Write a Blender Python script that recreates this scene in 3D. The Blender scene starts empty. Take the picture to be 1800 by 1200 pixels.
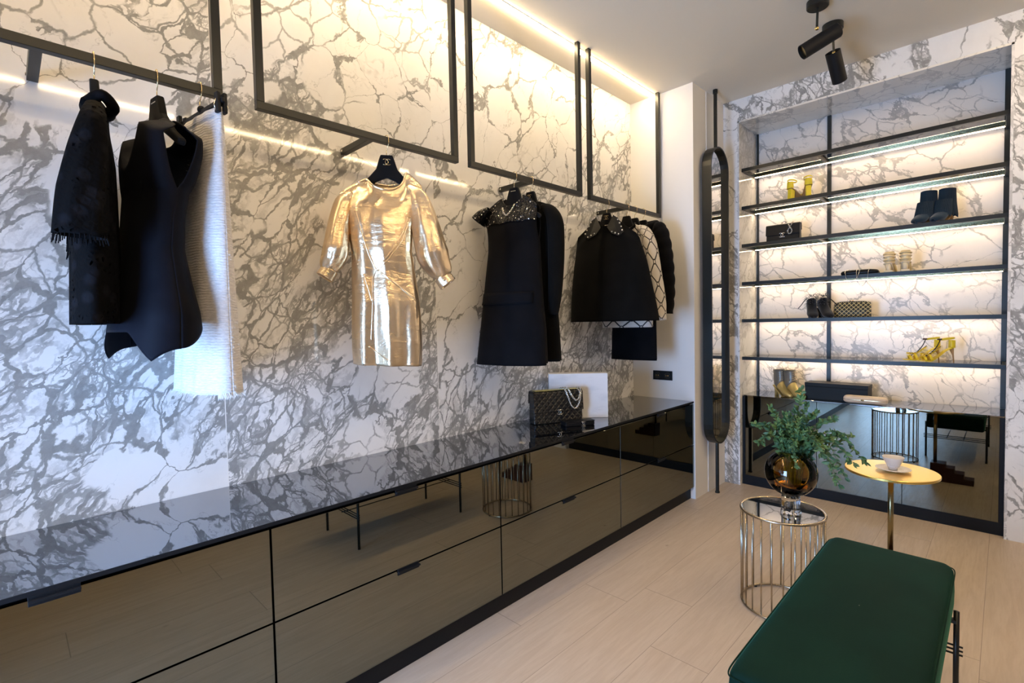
import bpy, math, random
import numpy as np
from mathutils import Vector, Matrix
random.seed(7)
PI = math.pi
sc = bpy.context.scene
COL = sc.collection
# ------------------------------------------------------------------ camera
F_PX, YAW, PITCH, ROLL = 880.32, 0.778497, 0.038332, -0.021096
cam_d = bpy.data.cameras.new('camera'); cam = bpy.data.objects.new('camera', cam_d); COL.objects.link(cam)
cam_d.sensor_fit = 'HORIZONTAL'; cam_d.sensor_width = 36; cam_d.lens = F_PX / 1800 * 36
cam_d.clip_start = .02
_f = Vector((-math.sin(YAW) * math.cos(PITCH), math.cos(YAW) * math.cos(PITCH), -math.sin(PITCH)))
_r = Vector((math.cos(YAW), math.sin(YAW), 0)); _u = _r.cross(_f)
_r2 = _r * math.cos(ROLL) + _u * math.sin(ROLL); _u2 = -_r * math.sin(ROLL) + _u * math.cos(ROLL)
cam.matrix_world = Matrix(((_r2.x, _u2.x, -_f.x, 2.2314), (_r2.y, _u2.y, -_f.y, 0), (_r2.z, _u2.z, -_f.z, 1.4), (0, 0, 0, 1)))
sc.camera = cam
# ------------------------------------------------------------------ light and exposure
vs = sc.view_settings; vs.view_transform = 'Standard'; vs.look = 'None'; vs.gamma = 1; vs.use_curve_mapping = False
vs.exposure = -0.30
world = bpy.data.worlds.new('world'); sc.world = world; world.use_nodes = True
world.node_tree.nodes['Background'].inputs[0].default_value = (.55, .72, 1, 1)
world.node_tree.nodes['Background'].inputs[1].default_value = 1.5
LED_CEIL, LED_SHELF, DAY = 84.0, 33.0, 185.0
WARM = (1.0, .745, .43); WARM2 = (1.0, .76, .50); COOL = (.33, .56, 1.0)
def area_light(name, loc, rot, sx, sy, power, color):
    d = bpy.data.lights.new(name, 'AREA'); d.shape = 'RECTANGLE'; d.size = sx; d.size_y = sy; d.energy = power; d.color = color
    o = bpy.data.objects.new(name, d); o.location = loc; o.rotation_euler = rot; COL.objects.link(o); return o
area_light('daylight', (.95, -1.22, .95), (PI / 2, 0, 0), .9, 1.5, DAY, COOL)      # sky seen through the shop window behind the camera

# ------------------------------------------------------------------ helpers
class NT:
    def __init__(s, name):
        s.m = bpy.data.materials.new(name); s.m.use_nodes = True; s.t = s.m.node_tree; s.n = s.t.nodes; s.l = s.t.links
        s.b = s.n['Principled BSDF']; s.out = s.n['Material Output']
    def put(s, sock, v):
        if isinstance(v, bpy.types.NodeSocket): s.l.new(v, sock)
        elif isinstance(v, (tuple, list)) and len(v) == 3 and sock.type == 'RGBA': sock.default_value = (*v, 1)
        else: sock.default_value = v
    def new(s, t, **k):
        n = s.n.new(t)
        for a, b in k.items(): setattr(n, a, b)
        return n
    def math(s, op, a, b=0, c=0, clamp=False):
        n = s.new('ShaderNodeMath', operation=op, use_clamp=clamp)
        s.put(n.inputs[0], a); s.put(n.inputs[1], b)
        if len(n.inputs) > 2: s.put(n.inputs[2], c)
        return n.outputs[0]
    def vm(s, op, a, b=(0, 0, 0), scale=None):
        n = s.new('ShaderNodeVectorMath', operation=op); s.put(n.inputs[0], a); s.put(n.inputs[1], b)
        if scale is not None: s.put(n.inputs[3], scale)
        return n.outputs[0]
    def ss(s, v, lo, hi, o0=0, o1=1):
        n = s.new('ShaderNodeMapRange', interpolation_type='SMOOTHSTEP'); s.put(n.inputs[0], v)
        for i, q in enumerate((lo, hi, o0, o1)): s.put(n.inputs[i + 1], q)
        return n.outputs[0]
    def noise(s, vec, scale, detail=4, rough=.5, dist=0, out=0):
        n = s.new('ShaderNodeTexNoise'); s.put(n.inputs['Vector'], vec); s.put(n.inputs['Scale'], scale)
        n.inputs['Detail'].default_value = detail; n.inputs['Roughness'].default_value = rough; n.inputs['Distortion'].default_value = dist
        return n.outputs[out]
    def vor(s, vec, scale, feature='DISTANCE_TO_EDGE', rnd=1.0, out=0):
        n = s.new('ShaderNodeTexVoronoi', feature=feature); s.put(n.inputs['Vector'], vec); s.put(n.inputs['Scale'], scale)
        n.inputs['Randomness'].default_value = rnd
        return n.outputs[out]
    def mix(s, f, a, b):
        n = s.new('ShaderNodeMix', data_type='RGBA'); s.put(n.inputs[0], f); s.put(n.inputs[6], a); s.put(n.inputs[7], b); return n.outputs[2]
    def sep(s, v):
        n = s.new('ShaderNodeSeparateXYZ'); s.put(n.inputs[0], v); return n.outputs
    def comb(s, x, y, z=0.0):
        n = s.new('ShaderNodeCombineXYZ')
        for i, q in enumerate((x, y, z)): s.put(n.inputs[i], q)
        return n.outputs[0]
    def obj(s): return s.new('ShaderNodeTexCoord').outputs['Object']
    def uv(s): return s.new('ShaderNodeTexCoord').outputs['UV']
    def bump(s, h, strength=.3, dist=.01):
        n = s.new('ShaderNodeBump'); s.put(n.inputs['Height'], h); n.inputs['Strength'].default_value = strength; n.inputs['Distance'].default_value = dist
        s.l.new(n.outputs[0], s.b.inputs['Normal']); return n
    def set(s, **k):
        for a, b in k.items(): s.put(s.b.inputs[a.replace('_', ' ')], b)
        return s
def pm(name, color, rough=.5, metal=0.0, bump=None, **k):
    t = NT(name).set(Base_Color=color, Roughness=rough, Metallic=metal, **k)
    if max(color) < .03 and metal == 0: t.b.inputs['Specular IOR Level'].default_value = .2
    if bump:
        t.bump(t.noise(t.obj(), bump[0], 5), bump[1], bump[2] if len(bump) > 2 else .002)
    return t.m
def emis(name, color, strength):
    t = NT(name); e = t.new('ShaderNodeEmission'); e.inputs[0].default_value = (*color, 1); e.inputs[1].default_value = strength
    t.l.new(e.outputs[0], t.out.inputs[0]); return t.m

def marble(name, axes, seams=None, white=(.88, .87, .855), dense=1.0, off=(0, 0, 0), ang=.6, bias=0.0, grad=0.0, rough=.055):
    t = NT(name); p = t.sep(t.obj()); a, b = p[axes[0]], p[axes[1]]
    a0 = a; c0 = p[3 - axes[0] - axes[1]]
    if seams:      # every slab is cut from another place of the block
        s0, w = seams; idx = t.math('FLOOR', t.math('DIVIDE', t.math('SUBTRACT', a, s0), w)); a = t.math('ADD', a, t.math('MULTIPLY', idx, 2.37))
    v = t.vm('ADD', t.comb(a, b, c0), off)
    rot = t.new('ShaderNodeVectorRotate', rotation_type='Z_AXIS'); t.put(rot.inputs['Vector'], v); rot.inputs['Angle'].default_value = ang
    v = t.vm('MULTIPLY', rot.outputs[0], (1, .70, 1))
    def warp(scale, amp, detail): return t.vm('SCALE', t.vm('SUBTRACT', t.noise(v, scale, detail, .55, out=1), (.5, .5, .5)), scale=amp)
    v1w = t.vm('ADD', t.vm('ADD', v, warp(1.3, .34, 3)), warp(5.5, .11, 5))
    v2w = t.vm('ADD', v1w, warp(19, .030, 5))
    m = t.noise(t.vm('ADD', v, (4, 8, 2)), 1.7, 4, .55, .4)
    m = t.math('ADD', m, t.math('ADD', bias, t.math('MULTIPLY', t.math('SUBTRACT', 1.75, b), grad)))
    m2 = t.noise(t.vm('ADD', v, (9, 3, 1)), 5.5, 5, .62)
    dA = t.vor(v2w, 4.9)
    # corridors of broken stone between large clean fragments
    wid = t.math('ADD', t.ss(m, .40, .62, 0, .62), t.math('MULTIPLY', t.ss(m2, .50, .72), .10))
    cor = t.ss(t.math('DIVIDE', dA, t.math('ADD', wid, .003)), .75, 1.15, 1, 0)
    fl = t.vm('MULTIPLY', t.vm('ADD', v2w, warp(30, .03, 4)), (1.35, .8, 1))
    n3 = t.noise(t.vm('ADD', v, (5, 1, 6)), 11, 4, .6)
    def cells(vec, scale, lo, hi_):
        d = t.vor(vec, scale); w = t.ss(n3, .35, .68, lo, hi_); return t.ss(t.math('DIVIDE', d, w), .65, 1.25, 1, 0)
    B = t.math('MULTIPLY', cells(fl, 11, .025, .125), .80)
    C = t.math('MULTIPLY', cells(fl, 24, .05, .17), t.ss(m2, .42, .58, .0, .70))
    C = t.math('MAXIMUM', C, t.math('MULTIPLY', cells(fl, 50, .08, .22), t.ss(m2, .50, .62, .0, .6)))
    D = t.math('MULTIPLY', t.ss(t.noise(fl, 9, 6, .7), .50, .62), t.ss(cor, .4, 1, 0, .30))
    inner = t.math('MAXIMUM', t.math('MAXIMUM', B, C), D)
    edge = t.ss(dA, .008, .026, 1, 0)
    pA = t.ss(t.noise(t.vm('ADD', v, (2, 7, 5)), 2.6, 4, .6), .46, .58, .0, .72)
    edge = t.math('MULTIPLY', edge, t.math('MAXIMUM', pA, t.math('MULTIPLY', cor, .75)))
    mid = t.math('MULTIPLY', t.ss(t.vor(v2w, 9), .012, .045, 1, 0), t.ss(t.noise(t.vm('ADD', v, (7, 2, 3)), 2.4, 4, .6), .50, .60, 0, .62))
    hv = t.math('ABSOLUTE', t.math('SUBTRACT', t.noise(v1w, 3.1, 7, .6), .5))
    H = t.math('MULTIPLY', t.ss(hv, .0, .006, 1, 0), t.ss(m2, .42, .6, 0, .40))
    tot = t.math('MULTIPLY', inner, cor)
    for q in (edge, mid, H): tot = t.math('MAXIMUM', tot, q)
    tot = t.math('MULTIPLY', tot, dense)
    tot = t.math('MULTIPLY', tot, t.math('ADD', .74, t.math('MULTIPLY', t.noise(v, 40, 5, .7), .46)), clamp=True)
    base = t.mix(t.ss(t.noise(v, 3.5, 6, .6), .40, .72), white, tuple(c * .92 for c in white))
    colr = t.mix(tot, base, (.150, .152, .142))
    if seams:
        fr = t.math('PINGPONG', t.math('SUBTRACT', a0, s0 - 20 * w), w * .5)
        colr = t.mix(t.ss(fr, .0010, .0022, 1, 0), colr, (.9, .88, .84))
    t.set(Base_Color=colr, Roughness=rough)
    t.b.inputs['IOR'].default_value = 1.5
    return t.m

M = {}
M['marble_left'] = marble('marble_left', (1, 2), (.613, 1.062), bias=-.018, grad=.09)
M['marble_back'] = marble('marble_back', (0, 2), off=(3.3, 1.2, 0), ang=-.5, bias=-.06, rough=.2)
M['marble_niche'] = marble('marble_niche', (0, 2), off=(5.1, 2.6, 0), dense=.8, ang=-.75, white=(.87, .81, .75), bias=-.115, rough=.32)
M['marble_side'] = marble('marble_side', (1, 2), off=(1.1, 4.2, 0), dense=.5)
M['marble_soffit_lit'] = marble('marble_soffit_lit', (0, 1), off=(8.1, .2, 0), dense=.5, ang=.1, bias=-.08, white=(.90, .86, .78))  # white lightened and warmed, so the soffit's warm glow sits in the colour
M['plaster'] = pm('plaster', (.80, .785, .76), .75, bump=(60, .04))
M['ceiling'] = pm('ceiling_paint', (.86, .78, .64), .8)
def floor_mat():
    t = NT('oak_floor'); p = t.sep(t.obj()); W = .2535
    x = t.math('DIVIDE', t.math('SUBTRACT', p[0], .147), W); idx = t.math('FLOOR', x)
    wn = t.new('ShaderNodeTexWhiteNoise', noise_dimensions='1D'); t.put(wn.inputs['W'], idx)
    y = t.math('DIVIDE', t.math('ADD', p[1], t.math('MULTIPLY', wn.outputs[0], 1.9)), 1.9); idy = t.math('FLOOR', y)
    wn2 = t.new('ShaderNodeTexWhiteNoise', noise_dimensions='2D'); t.put(wn2.inputs['Vector'], t.comb(idx, idy))
    fx = t.math('PINGPONG', x, .5); fy = t.math('PINGPONG', y, .5)
    seam = t.math('MAXIMUM', t.ss(fx, .0015, .006, 1, 0), t.ss(fy, .0003, .0012, 1, 0))
    g = t.vm('ADD', t.comb(t.math('MULTIPLY', p[0], 9), t.math('MULTIPLY', p[1], .7), 0), t.vm('SCALE', wn2.outputs[1], scale=30))
    n1 = t.noise(g, 3.0, 6, .6, 1.2); n2 = t.noise(g, 14, 4, .6)
    c = t.mix(t.ss(n1, .3, .7), (.52, .42, .33), (.60, .50, .405))
    c = t.mix(t.math('MULTIPLY', t.ss(n2, .4, .8), .25), c, (.41, .32, .24))
    c = t.mix(t.math('MULTIPLY', wn2.outputs[0], .28), c, (.47, .39, .315))
    kn = t.ss(t.vor(t.comb(t.math('MULTIPLY', p[0], 1.6), p[1]), 2.2, 'F1'), .012, .05, .55, 0)
    c = t.mix(kn, c, (.22, .15, .10))
    c = t.mix(t.math('MULTIPLY', seam, .7), c, (.16, .11, .08))
    t.set(Base_Color=c, Roughness=t.ss(n2, .2, .8, .34, .5)); t.bump(t.math('SUBTRACT', t.math('MULTIPLY', n1, .2), seam), .25, .001)
    return t.m
M['taupe'] = pm('bounce_dimming_taupe', (.36, .32, .27), .8)  # dark tone picked for the unseen walls to lower bounce light
M['floor'] = floor_mat()
M['black_metal'] = pm('black_metal', (.014, .016, .015), .34, .3)
M['black_matt'] = pm('black_matt', (.007, .008, .010), .5)
M['mirror'] = pm('smoked_mirror', (.19, .195, .165), .015, 1.0)
M['top_glass'] = pm('smoked_glass_top', (.30, .315, .34), .012, 1.0)
M['mirror_clear'] = pm('silver_mirror', (.85, .85, .84), .01, 1.0)
M['brass'] = pm('brass', (.86, .60, .22), .2, 1.0)
M['dark_brass'] = pm('burnished_brass', (.30, .25, .13), .22, 1.0)
M['gold_wire'] = pm('gold_wire', (.85, .68, .40), .25, 1.0)
M['champagne'] = pm('champagne_metal', (.52, .44, .33), .25, 1.0)
M['silver'] = pm('silver', (.8, .78, .74), .22, 1.0)
M['velvet_black'] = pm('hanger_velvet', (.004, .004, .005), .9, Sheen_Weight=.06)
def thin_glass(name, col, spec=.12, rough=.02):
    t = NT(name); a = t.new('ShaderNodeBsdfTransparent'); a.inputs[0].default_value = (*col, 1)
    g = t.new('ShaderNodeBsdfGlossy'); g.inputs[0].default_value = (.9, .9, .9, 1); g.inputs['Roughness'].default_value = rough
    fr = t.new('ShaderNodeFresnel'); fr.inputs[0].default_value = 1.5
    mx = t.new('ShaderNodeMixShader'); t.l.new(fr.outputs[0], mx.inputs[0]); t.l.new(a.outputs[0], mx.inputs[1]); t.l.new(g.outputs[0], mx.inputs[2])
    t.l.new(mx.outputs[0], t.out.inputs[0]); return t.m
M['shelf_glass'] = thin_glass('shelf_glass', (.80, .82, .78))
M['pane'] = thin_glass('window_glass', (.97, .98, .98))
M['amber'] = thin_glass('amber_glass', (.88, .70, .28))
M['clear_thick'] = pm('crystal', (.98, .98, .98), .0, 0, Transmission_Weight=1.0, IOR=1.45)
M['led'] = emis('led_ceiling', WARM, LED_CEIL)
M['led_right'] = emis('led_ceiling_right', WARM, LED_CEIL * 1.35)
M['led_shelf'] = emis('led_shelf', WARM2, LED_SHELF)
M['lamp_glow'] = emis('lamp_bulb', WARM, 6)

class MB:
    def __init__(s): s.v = []; s.f = []; s.uv = {}
    def add(s, vs, fs, uvs=None):
        o = len(s.v); s.v += [tuple(q) for q in vs]
        for k, f in enumerate(fs):
            s.f.append(tuple(i + o for i in f))
            if uvs: s.uv[len(s.f) - 1] = [uvs[i] for i in f]
        return s
    def box(s, x0, x1, y0, y1, z0, z1):
        return s.add([(x, y, z) for x in (x0, x1) for y in (y0, y1) for z in (z0, z1)],
                     [(0, 1, 3, 2), (4, 6, 7, 5), (0, 4, 5, 1), (2, 3, 7, 6), (0, 2, 6, 4), (1, 5, 7, 3)])
    def prism(s, poly, t0, t1, plane='xz'):
        n = len(poly)
        P = {'xz': lambda a, b, t: (a, t, b), 'yz': lambda a, b, t: (t, a, b), 'xy': lambda a, b, t: (a, b, t)}[plane]
        return s.add([P(a, b, t0) for a, b in poly] + [P(a, b, t1) for a, b in poly],
                     [tuple(range(n)), tuple(range(2 * n - 1, n - 1, -1))] + [(i, i + n, (i + 1) % n + n, (i + 1) % n) for i in range(n)])
    def grid(s, pts, close=False, uv=True):
        # pts[v][u]
        nv, nu = len(pts), len(pts[0]); vs = [p for r in pts for p in r]; fs = []; uvs = [(u / (nu - 1), v / (nv - 1)) for v in range(nv) for u in range(nu)]
        o = len(s.v); s.v += [tuple(q) for q in vs]
        for v in range(nv - 1):
            for u in range(nu if close else nu - 1):
                u2 = (u + 1) % nu
                s.f.append(tuple(i + o for i in (v * nu + u, v * nu + u2, (v + 1) * nu + u2, (v + 1) * nu + u)))
                U = nu if close else nu - 1
                s.uv[len(s.f) - 1] = [(u / U, v / (nv - 1)), ((u + 1) / U, v / (nv - 1)), ((u + 1) / U, (v + 1) / (nv - 1)), (u / U, (v + 1) / (nv - 1))]
        return s
    def tube(s, pts, r, n=8, closed=False, ry=None, caps=True, up=None, twist=0):
        P = [Vector(p) for p in pts]; m = len(P); R = r if hasattr(r, '__len__') else [r] * m
        RY = R if ry is None else (ry if hasattr(ry, '__len__') else [ry] * m)
        up = Vector(up) if up else None; rings = []; prev = None
        for i in range(m):
            if closed: T = P[(i + 1) % m] - P[i - 1]
            else: T = P[min(i + 1, m - 1)] - P[max(i - 1, 0)]
            if T.length < 1e-9: T = Vector((0, 0, 1))
            T.normalize()
            if prev is None:
                a = up or (Vector((0, 0, 1)) if abs(T.z) < .9 else Vector((1, 0, 0)))
                A = (a - T * a.dot(T)).normalized()
            else:
                A = (prev - T * prev.dot(T))
                A = A.normalized() if A.length > 1e-6 else prev
            prev = A; B = T.cross(A)
            rings.append([P[i] + A * math.cos(2 * PI * k / n + twist) * R[i] + B * math.sin(2 * PI * k / n + twist) * RY[i] for k in range(n)])
        if closed: rings.append(rings[0])
        o = len(s.v); s.grid(rings, True)
        if caps and not closed:
            s.f.append(tuple(o + k for k in range(n - 1, -1, -1))); s.f.append(tuple(o + (m - 1) * n + k for k in range(n)))
        return s
    def cyl(s, a, b, r, n=20, r2=None): return s.tube([a, b], [r, r if r2 is None else r2], n)
    def lathe(s, prof, c=(0, 0, 0), n=40, caps=False):
        return s.grid([[(c[0] + r * math.cos(2 * PI * k / n), c[1] + r * math.sin(2 * PI * k / n), c[2] + z) for k in range(n)] for r, z in prof], True)
    def ball(s, c, r, n=12, sc_=(1, 1, 1)):
        return s.grid([[(c[0] + sc_[0] * r * math.sin(PI * j / n) * math.cos(2 * PI * k / n), c[1] + sc_[1] * r * math.sin(PI * j / n) * math.sin(2 * PI * k / n),
                         c[2] - sc_[2] * r * math.cos(PI * j / n)) for k in range(n)] for j in range(n + 1)], True)
    def build(s, name, mat, parent=None, smooth=False, bevel=0, solid=0, sub=0, segs=2, weld=False, **props):
        me = bpy.data.meshes.new(name); me.from_pydata(s.v, [], s.f); me.update()
        if s.uv:
            L = me.uv_layers.new(name='UVMap').data
            for p in me.polygons:
                q = s.uv.get(p.index)
                if q:
                    for li, c in zip(p.loop_indices, q): L[li].uv = c
        if smooth: me.polygons.foreach_set('use_smooth', [True] * len(me.polygons))
        me.materials.append(M[mat] if isinstance(mat, str) else mat)
        o = bpy.data.objects.new(name, me); COL.objects.link(o)
        if parent: o.parent = parent
        if weld: q = o.modifiers.new('w', 'WELD'); q.merge_threshold = .0004
        if bevel: q = o.modifiers.new('b', 'BEVEL'); q.width = bevel; q.segments = segs; q.limit_method = 'ANGLE'; q.angle_limit = .6
        if solid: q = o.modifiers.new('s', 'SOLIDIFY'); q.thickness = solid; q.offset = 0
        if sub: q = o.modifiers.new('ss', 'SUBSURF'); q.levels = sub; q.render_levels = sub
        for k, v in props.items(): o[k] = v
        return o
def thing(name, label, cat, loc=(0, 0, 0), rz=0, group=None):
    o = bpy.data.objects.new(name, None); COL.objects.link(o); o.location = loc; o.rotation_euler = (0, 0, rz); o.empty_display_size = .05
    o['label'] = label; o['category'] = cat
    if group: o['group'] = group
    return o
def dup(root, loc, rz, label, group=None):
    r = root.copy(); COL.objects.link(r); r.location = loc; r.rotation_euler = (0, 0, rz); r['label'] = label
    if group: r['group'] = group
    for ch in list(root.children):
        c = ch.copy(); COL.objects.link(c); c.parent = r
        for g in ch.children:
            d = g.copy(); COL.objects.link(d); d.parent = c
    return r
def struct(name, mb, mat, **k): return mb.build(name, mat, kind='structure', **k)
def arc(c, r, a0, a1, n, fn): return [fn(c[0] + r * math.cos(a0 + (a1 - a0) * i / n), c[1] + r * math.sin(a0 + (a1 - a0) * i / n)) for i in range(n + 1)]
def spl(pts, n=8):
    P = [Vector(p) for p in pts]; P = [P[0] * 2 - P[1]] + P + [P[-1] * 2 - P[-2]]; out = []
    for i in range(1, len(P) - 2):
        a, b, c, d = P[i - 1], P[i], P[i + 1], P[i + 2]
        for k in range(n):
            t = k / n; out.append(.5 * ((2 * b) + (c - a) * t + (2 * a - 5 * b + 4 * c - d) * t * t + (3 * b - a - 3 * c + d) * t ** 3))
    return out + [P[-2]]

# ------------------------------------------------------------------ room
ZC, YE, YM, XS, XR, YF = 3.174, 3.711, 4.275, .535, 2.94, -1.15
ZK, WC = .762, .5275
struct('floor', MB().box(-.1, XR + .1, YF - .1, YM + .6, -.1, 0), 'floor')
struct('ceiling', MB().box(-.1, XR + .1, YF - .1, YM + .6, ZC, ZC + .1), 'ceiling')
struct('wall_left', MB().box(-.1, 0, YF, YE + .6, 0, ZC), 'marble_left')
struct('wall_end', MB().prism([(0, YE), (XS, YE), (XS, YM + .5), (.43, YM + .5), (.43, YE + .1), (0, YE + .1)], 0, ZC, 'xy'), 'plaster')
struct('wall_right', MB().box(XR, XR + .1, YF, YM + .6, 0, ZC), 'taupe')
NX0, NX1, NZ, NY = .652, 2.25, 2.997, 4.68
struct('wall_back', MB().box(XS, NX0, YM, NY + .05, 0, ZC).box(NX1, XR, YM, NY + .05, 0, ZC).box(NX0, NX1, YM, NY + .05, NZ, ZC), 'marble_back')
struct('wall_niche', MB().box(NX0, NX1, NY, NY + .05, 0, NZ), 'marble_niche')
struct('trim_1', MB().box(NX0 - .001, NX0 + .012, YM - .001, NY, 0, NZ), 'marble_side')
struct('trim_2', MB().box(NX1 - .012, NX1 + .001, YM - .001, NY, 0, NZ), 'marble_side')
struct('trim_3', MB().box(NX0, NX1, YM - .001, NY, NZ - .012, NZ + .001), 'marble_soffit_lit')
struct('trim_4', MB().box(XS, XS + .004, YM - .335, YM - .005, 0, ZC), 'plaster')
WA, WB, WZ = .45, 1.65, 1.85
struct('wall_front', MB().box(-.1, WA, YF - .1, YF, 0, ZC).box(WB, XR, YF - .1, YF, 0, ZC).box(WA, WB, YF - .1, YF, WZ, ZC), 'taupe')
wf = struct('window_1', MB().box(WA, WA + .05, YF - .08, YF, 0, WZ).box(WB - .05, WB, YF - .08, YF, 0, WZ).box(WA + .05, WB - .05, YF - .08, YF, WZ - .05, WZ).box(WA + .05, WB - .05, YF - .08, YF, 0, .08), 'black_metal')
MB().box(WA + .05, WB - .05, YF - .05, YF - .04, .08, WZ - .05).build('window_pane', 'pane', wf)

def led_run(x, y0, y1, label, m='led'):
    t = thing('ceiling_light_strip', label, 'light strip', (x, y0, ZC))
    MB().tube([(0, .001, -.005), (0, y1 - y0, -.005)], .016, 12, ry=.009, up=(1, 0, 0)).build('diffuser', m, t)
    MB().box(-.021, -.0175, 0, y1 - y0, -.003, 0).box(.0175, .021, 0, y1 - y0, -.003, 0).build('profile', 'plaster', t)
led_run(.212, -1.1, YE - .02, 'glowing linear strip light in the ceiling above the clothes rails')
led_run(2.73, -1.1, YM - .02, 'glowing linear strip light in the ceiling along the right wall', 'led_right')

# socket plate on the end wall
t = thing('wall_socket', 'black double socket plate on the white end wall above the counter', 'socket', (.27, YE, .948))
MB().box(-.083, .083, -.008, -.0005, -.037, .037).build('plate', 'black_matt', t, bevel=.002)
for sx in (-.042, .042):
    q = MB().cyl((sx, -.0085, 0), (sx, -.0115, 0), .026, 24).build('socket_insert', 'black_metal', t)
    MB().box(sx - .011, sx - .006, -.014, -.0112, -.004, .004).box(sx + .006, sx + .011, -.014, -.0112, -.004, .004).build('contact', 'brass', q)

# ------------------------------------------------------------------ low mirrored cabinets and counter
seam0, MOD = .585, 1.043
first = None
labels = {-2: 'smoked mirror drawer unit nearest the shop window', -1: 'smoked mirror drawer unit at the near left edge of the picture', 0: 'smoked mirror drawer unit under the gold dress',
          1: 'smoked mirror drawer unit reflecting the wire side table', 2: 'smoked mirror drawer unit at the far end beside the white wall'}
G_CAB = 'mirrored drawer units under the long counter'
for k in range(-1, 3):
    y0 = seam0 + k * MOD
    if first is None:
        t = first = thing('drawer_unit', labels[k], 'cabinet', (0, y0, 0), 0, G_CAB)
        MB().box(.004, .495, .002, MOD - .002, .092, ZK - .014).build('carcass', 'black_matt', t)
        for z0, z1 in ((.095, .424), (.430, .740)):
            d = MB().box(.497, WC - .002, .0035, MOD - .0035, z0, z1).build('drawer', 'mirror', t, bevel=.0008)
            d['label'] = 'smoked mirror drawer front'
            zc = z1 + (.003 if z0 < .2 else .006)
            MB().box(WC - .004, WC + .012, MOD / 2 - .05, MOD / 2 + .05, zc - .011, zc - .004).box(WC - .004, WC + .001, MOD / 2 - .05, MOD / 2 + .05, zc - .022, zc + .004).build('handle', 'black_matt', d, bevel=.001)
    else: dup(first, (0, y0, 0), 0, labels[k], G_CAB)
t = thing('counter_top', 'long smoked glass counter top along the marble wall', 'counter', (0, 0, ZK))
MB().box(.003, WC - .0025, -1.14, YE - .003, -.012, 0).build('glass_panel', 'top_glass', t)
MB().box(WC - .0024, WC, -1.14, YE - .003, -.0125, -.0004).build('front_edge', 'black_matt', t)
o = MB().box(.05, WC - .03, -1.14, YE - .003, 0, .090).build('plinth', 'black_matt')
o['label'] = 'long black plinth under the mirrored drawer units'; o['category'] = 'plinth'

# ------------------------------------------------------------------ hanging rails
G_R = 'black rail frames hung from the ceiling'
RX0, RX1, RZ = .250, .278, 2.200
rail_lab = ['black rail frame nearest the camera, carrying the white skirt', 'black rail frame that carries only the gold dress',
            'black rail frame with two black dresses, third from the camera', 'black rail frame at the far end with the cape and jackets']
fr = None
for k, (y0, y1) in enumerate(((-.375, .572), (.683, 1.630), (1.711, 2.658), (2.746, 3.693))):
    if fr is None:
        t = fr = thing('hanging_rail', rail_lab[0], 'clothes rail', (0, y0, RZ), 0, G_R); L = y1 - y0
        MB().box(RX0, RX1, 0, L, 0, .029).build('crossbar', 'black_metal', t, bevel=.0015)
        for ya in (0, L - .028): 
            MB().box(RX0, RX1, ya, ya + .028, .029, ZC - RZ - .001).build('upright', 'black_metal', t, bevel=.0015)
            
        b = MB().box(.003, RX0, L / 2 - .014, L / 2 + .014, .001, .028).build('wall_bracket', 'black_metal', t, bevel=.0015)
        MB().cyl((.02, L / 2 - .0145, .0145), (.02, L / 2 - .017, .0145), .006, 12).build('screw', 'silver', b)
    else: dup(fr, (0, y0, RZ), 0, rail_lab[k], G_R)

# ------------------------------------------------------------------ niche shelving
SZ = [2.624, 2.3142, 2.0046, 1.6926, 1.3855, 1.0725]
SX0, SX1, SY0, SY1 = .668, 2.236, 4.327, 4.660
sh = None
names = ['top', 'second', 'third', 'fourth', 'fifth', 'sixth']
extra = ['empty', 'holding the yellow block sandals', 'holding the flap bag and blue boots', 'holding the slim black bag and pale boots', 'holding the black fluffy shoes and gold quilted clutch', 'holding the yellow stiletto sandals']
for k, z in enumerate(SZ):
    lab = '%s glass shelf from the top, %s' % (names[k], extra[k]) if k else 'empty topmost glass shelf with black frame and light strip'
    if sh is None:
        t = sh = thing('display_shelf', lab, 'shelf', (0, 0, z), 0, 'lit glass shelves in the marble niche')
        MB().box(SX0 - .012, SX1 + .0, SY0, SY0 + .022, -.027, 0).box(SX0 - .012, SX0 + .008, SY0 + .022, SY1, -.027, -.002).box(SX1 - .018, SX1, SY0 + .022, SY1, -.027, -.002)\
            .box(1.206, 1.226, SY0 + .022, SY1 - .026, -.027, -.012).build('frame', 'black_metal', t, bevel=.001)
        MB().box(SX0 + .009, SX1 - .019, SY0 + .023, SY1 - .045, -.010, -.001).build('glass_panel', 'shelf_glass', t)
        p = MB().box(SX0 + .009, SX1 - .019, SY1 - .074, SY1 - .048, -.026, -.011).box(SX0 + .009, SX1 - .019, SY1 - .044, SY1 - .001, -.016, -.001).build('light_profile', 'dark_brass', t)
        MB().box(SX0 + .012, SX1 - .022, SY1 - .070, SY1 - .052, -.0285, -.0262).build('light_strip', 'led_shelf', p)
    else: dup(sh, (0, 0, z), 0, lab)
for i, x in enumerate((.672, 1.203, 2.211)):
    w = (.013, .027, .027)[i]
    o = MB().box(x, x + w, SY1 + .001, NY - .001, .756, NZ - .014).build('shelf_post', 'black_metal', bevel=.001)
    o['label'] = ('thin black shelf post at the left side of the niche', 'black shelf post dividing the narrow and wide shelf bays', 'black shelf post at the right side of the niche')[i]
    o['category'] = 'post'; o['group'] = 'upright posts of the niche shelving'
t = thing('mirrored_base_cabinet', 'low mirrored cabinet in a black frame under the niche shelves', 'cabinet', (0, 4.3265, 0))
MB().box(.668, 2.236, .012, .33, .0, .744).build('carcass', 'black_matt', t)
MB().box(.668, .688, -.002, .012, 0, .744).box(2.214, 2.236, -.002, .012, 0, .744).box(.688, 2.214, -.002, .012, 0, .080).build('frame', 'black_matt', t)
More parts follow.
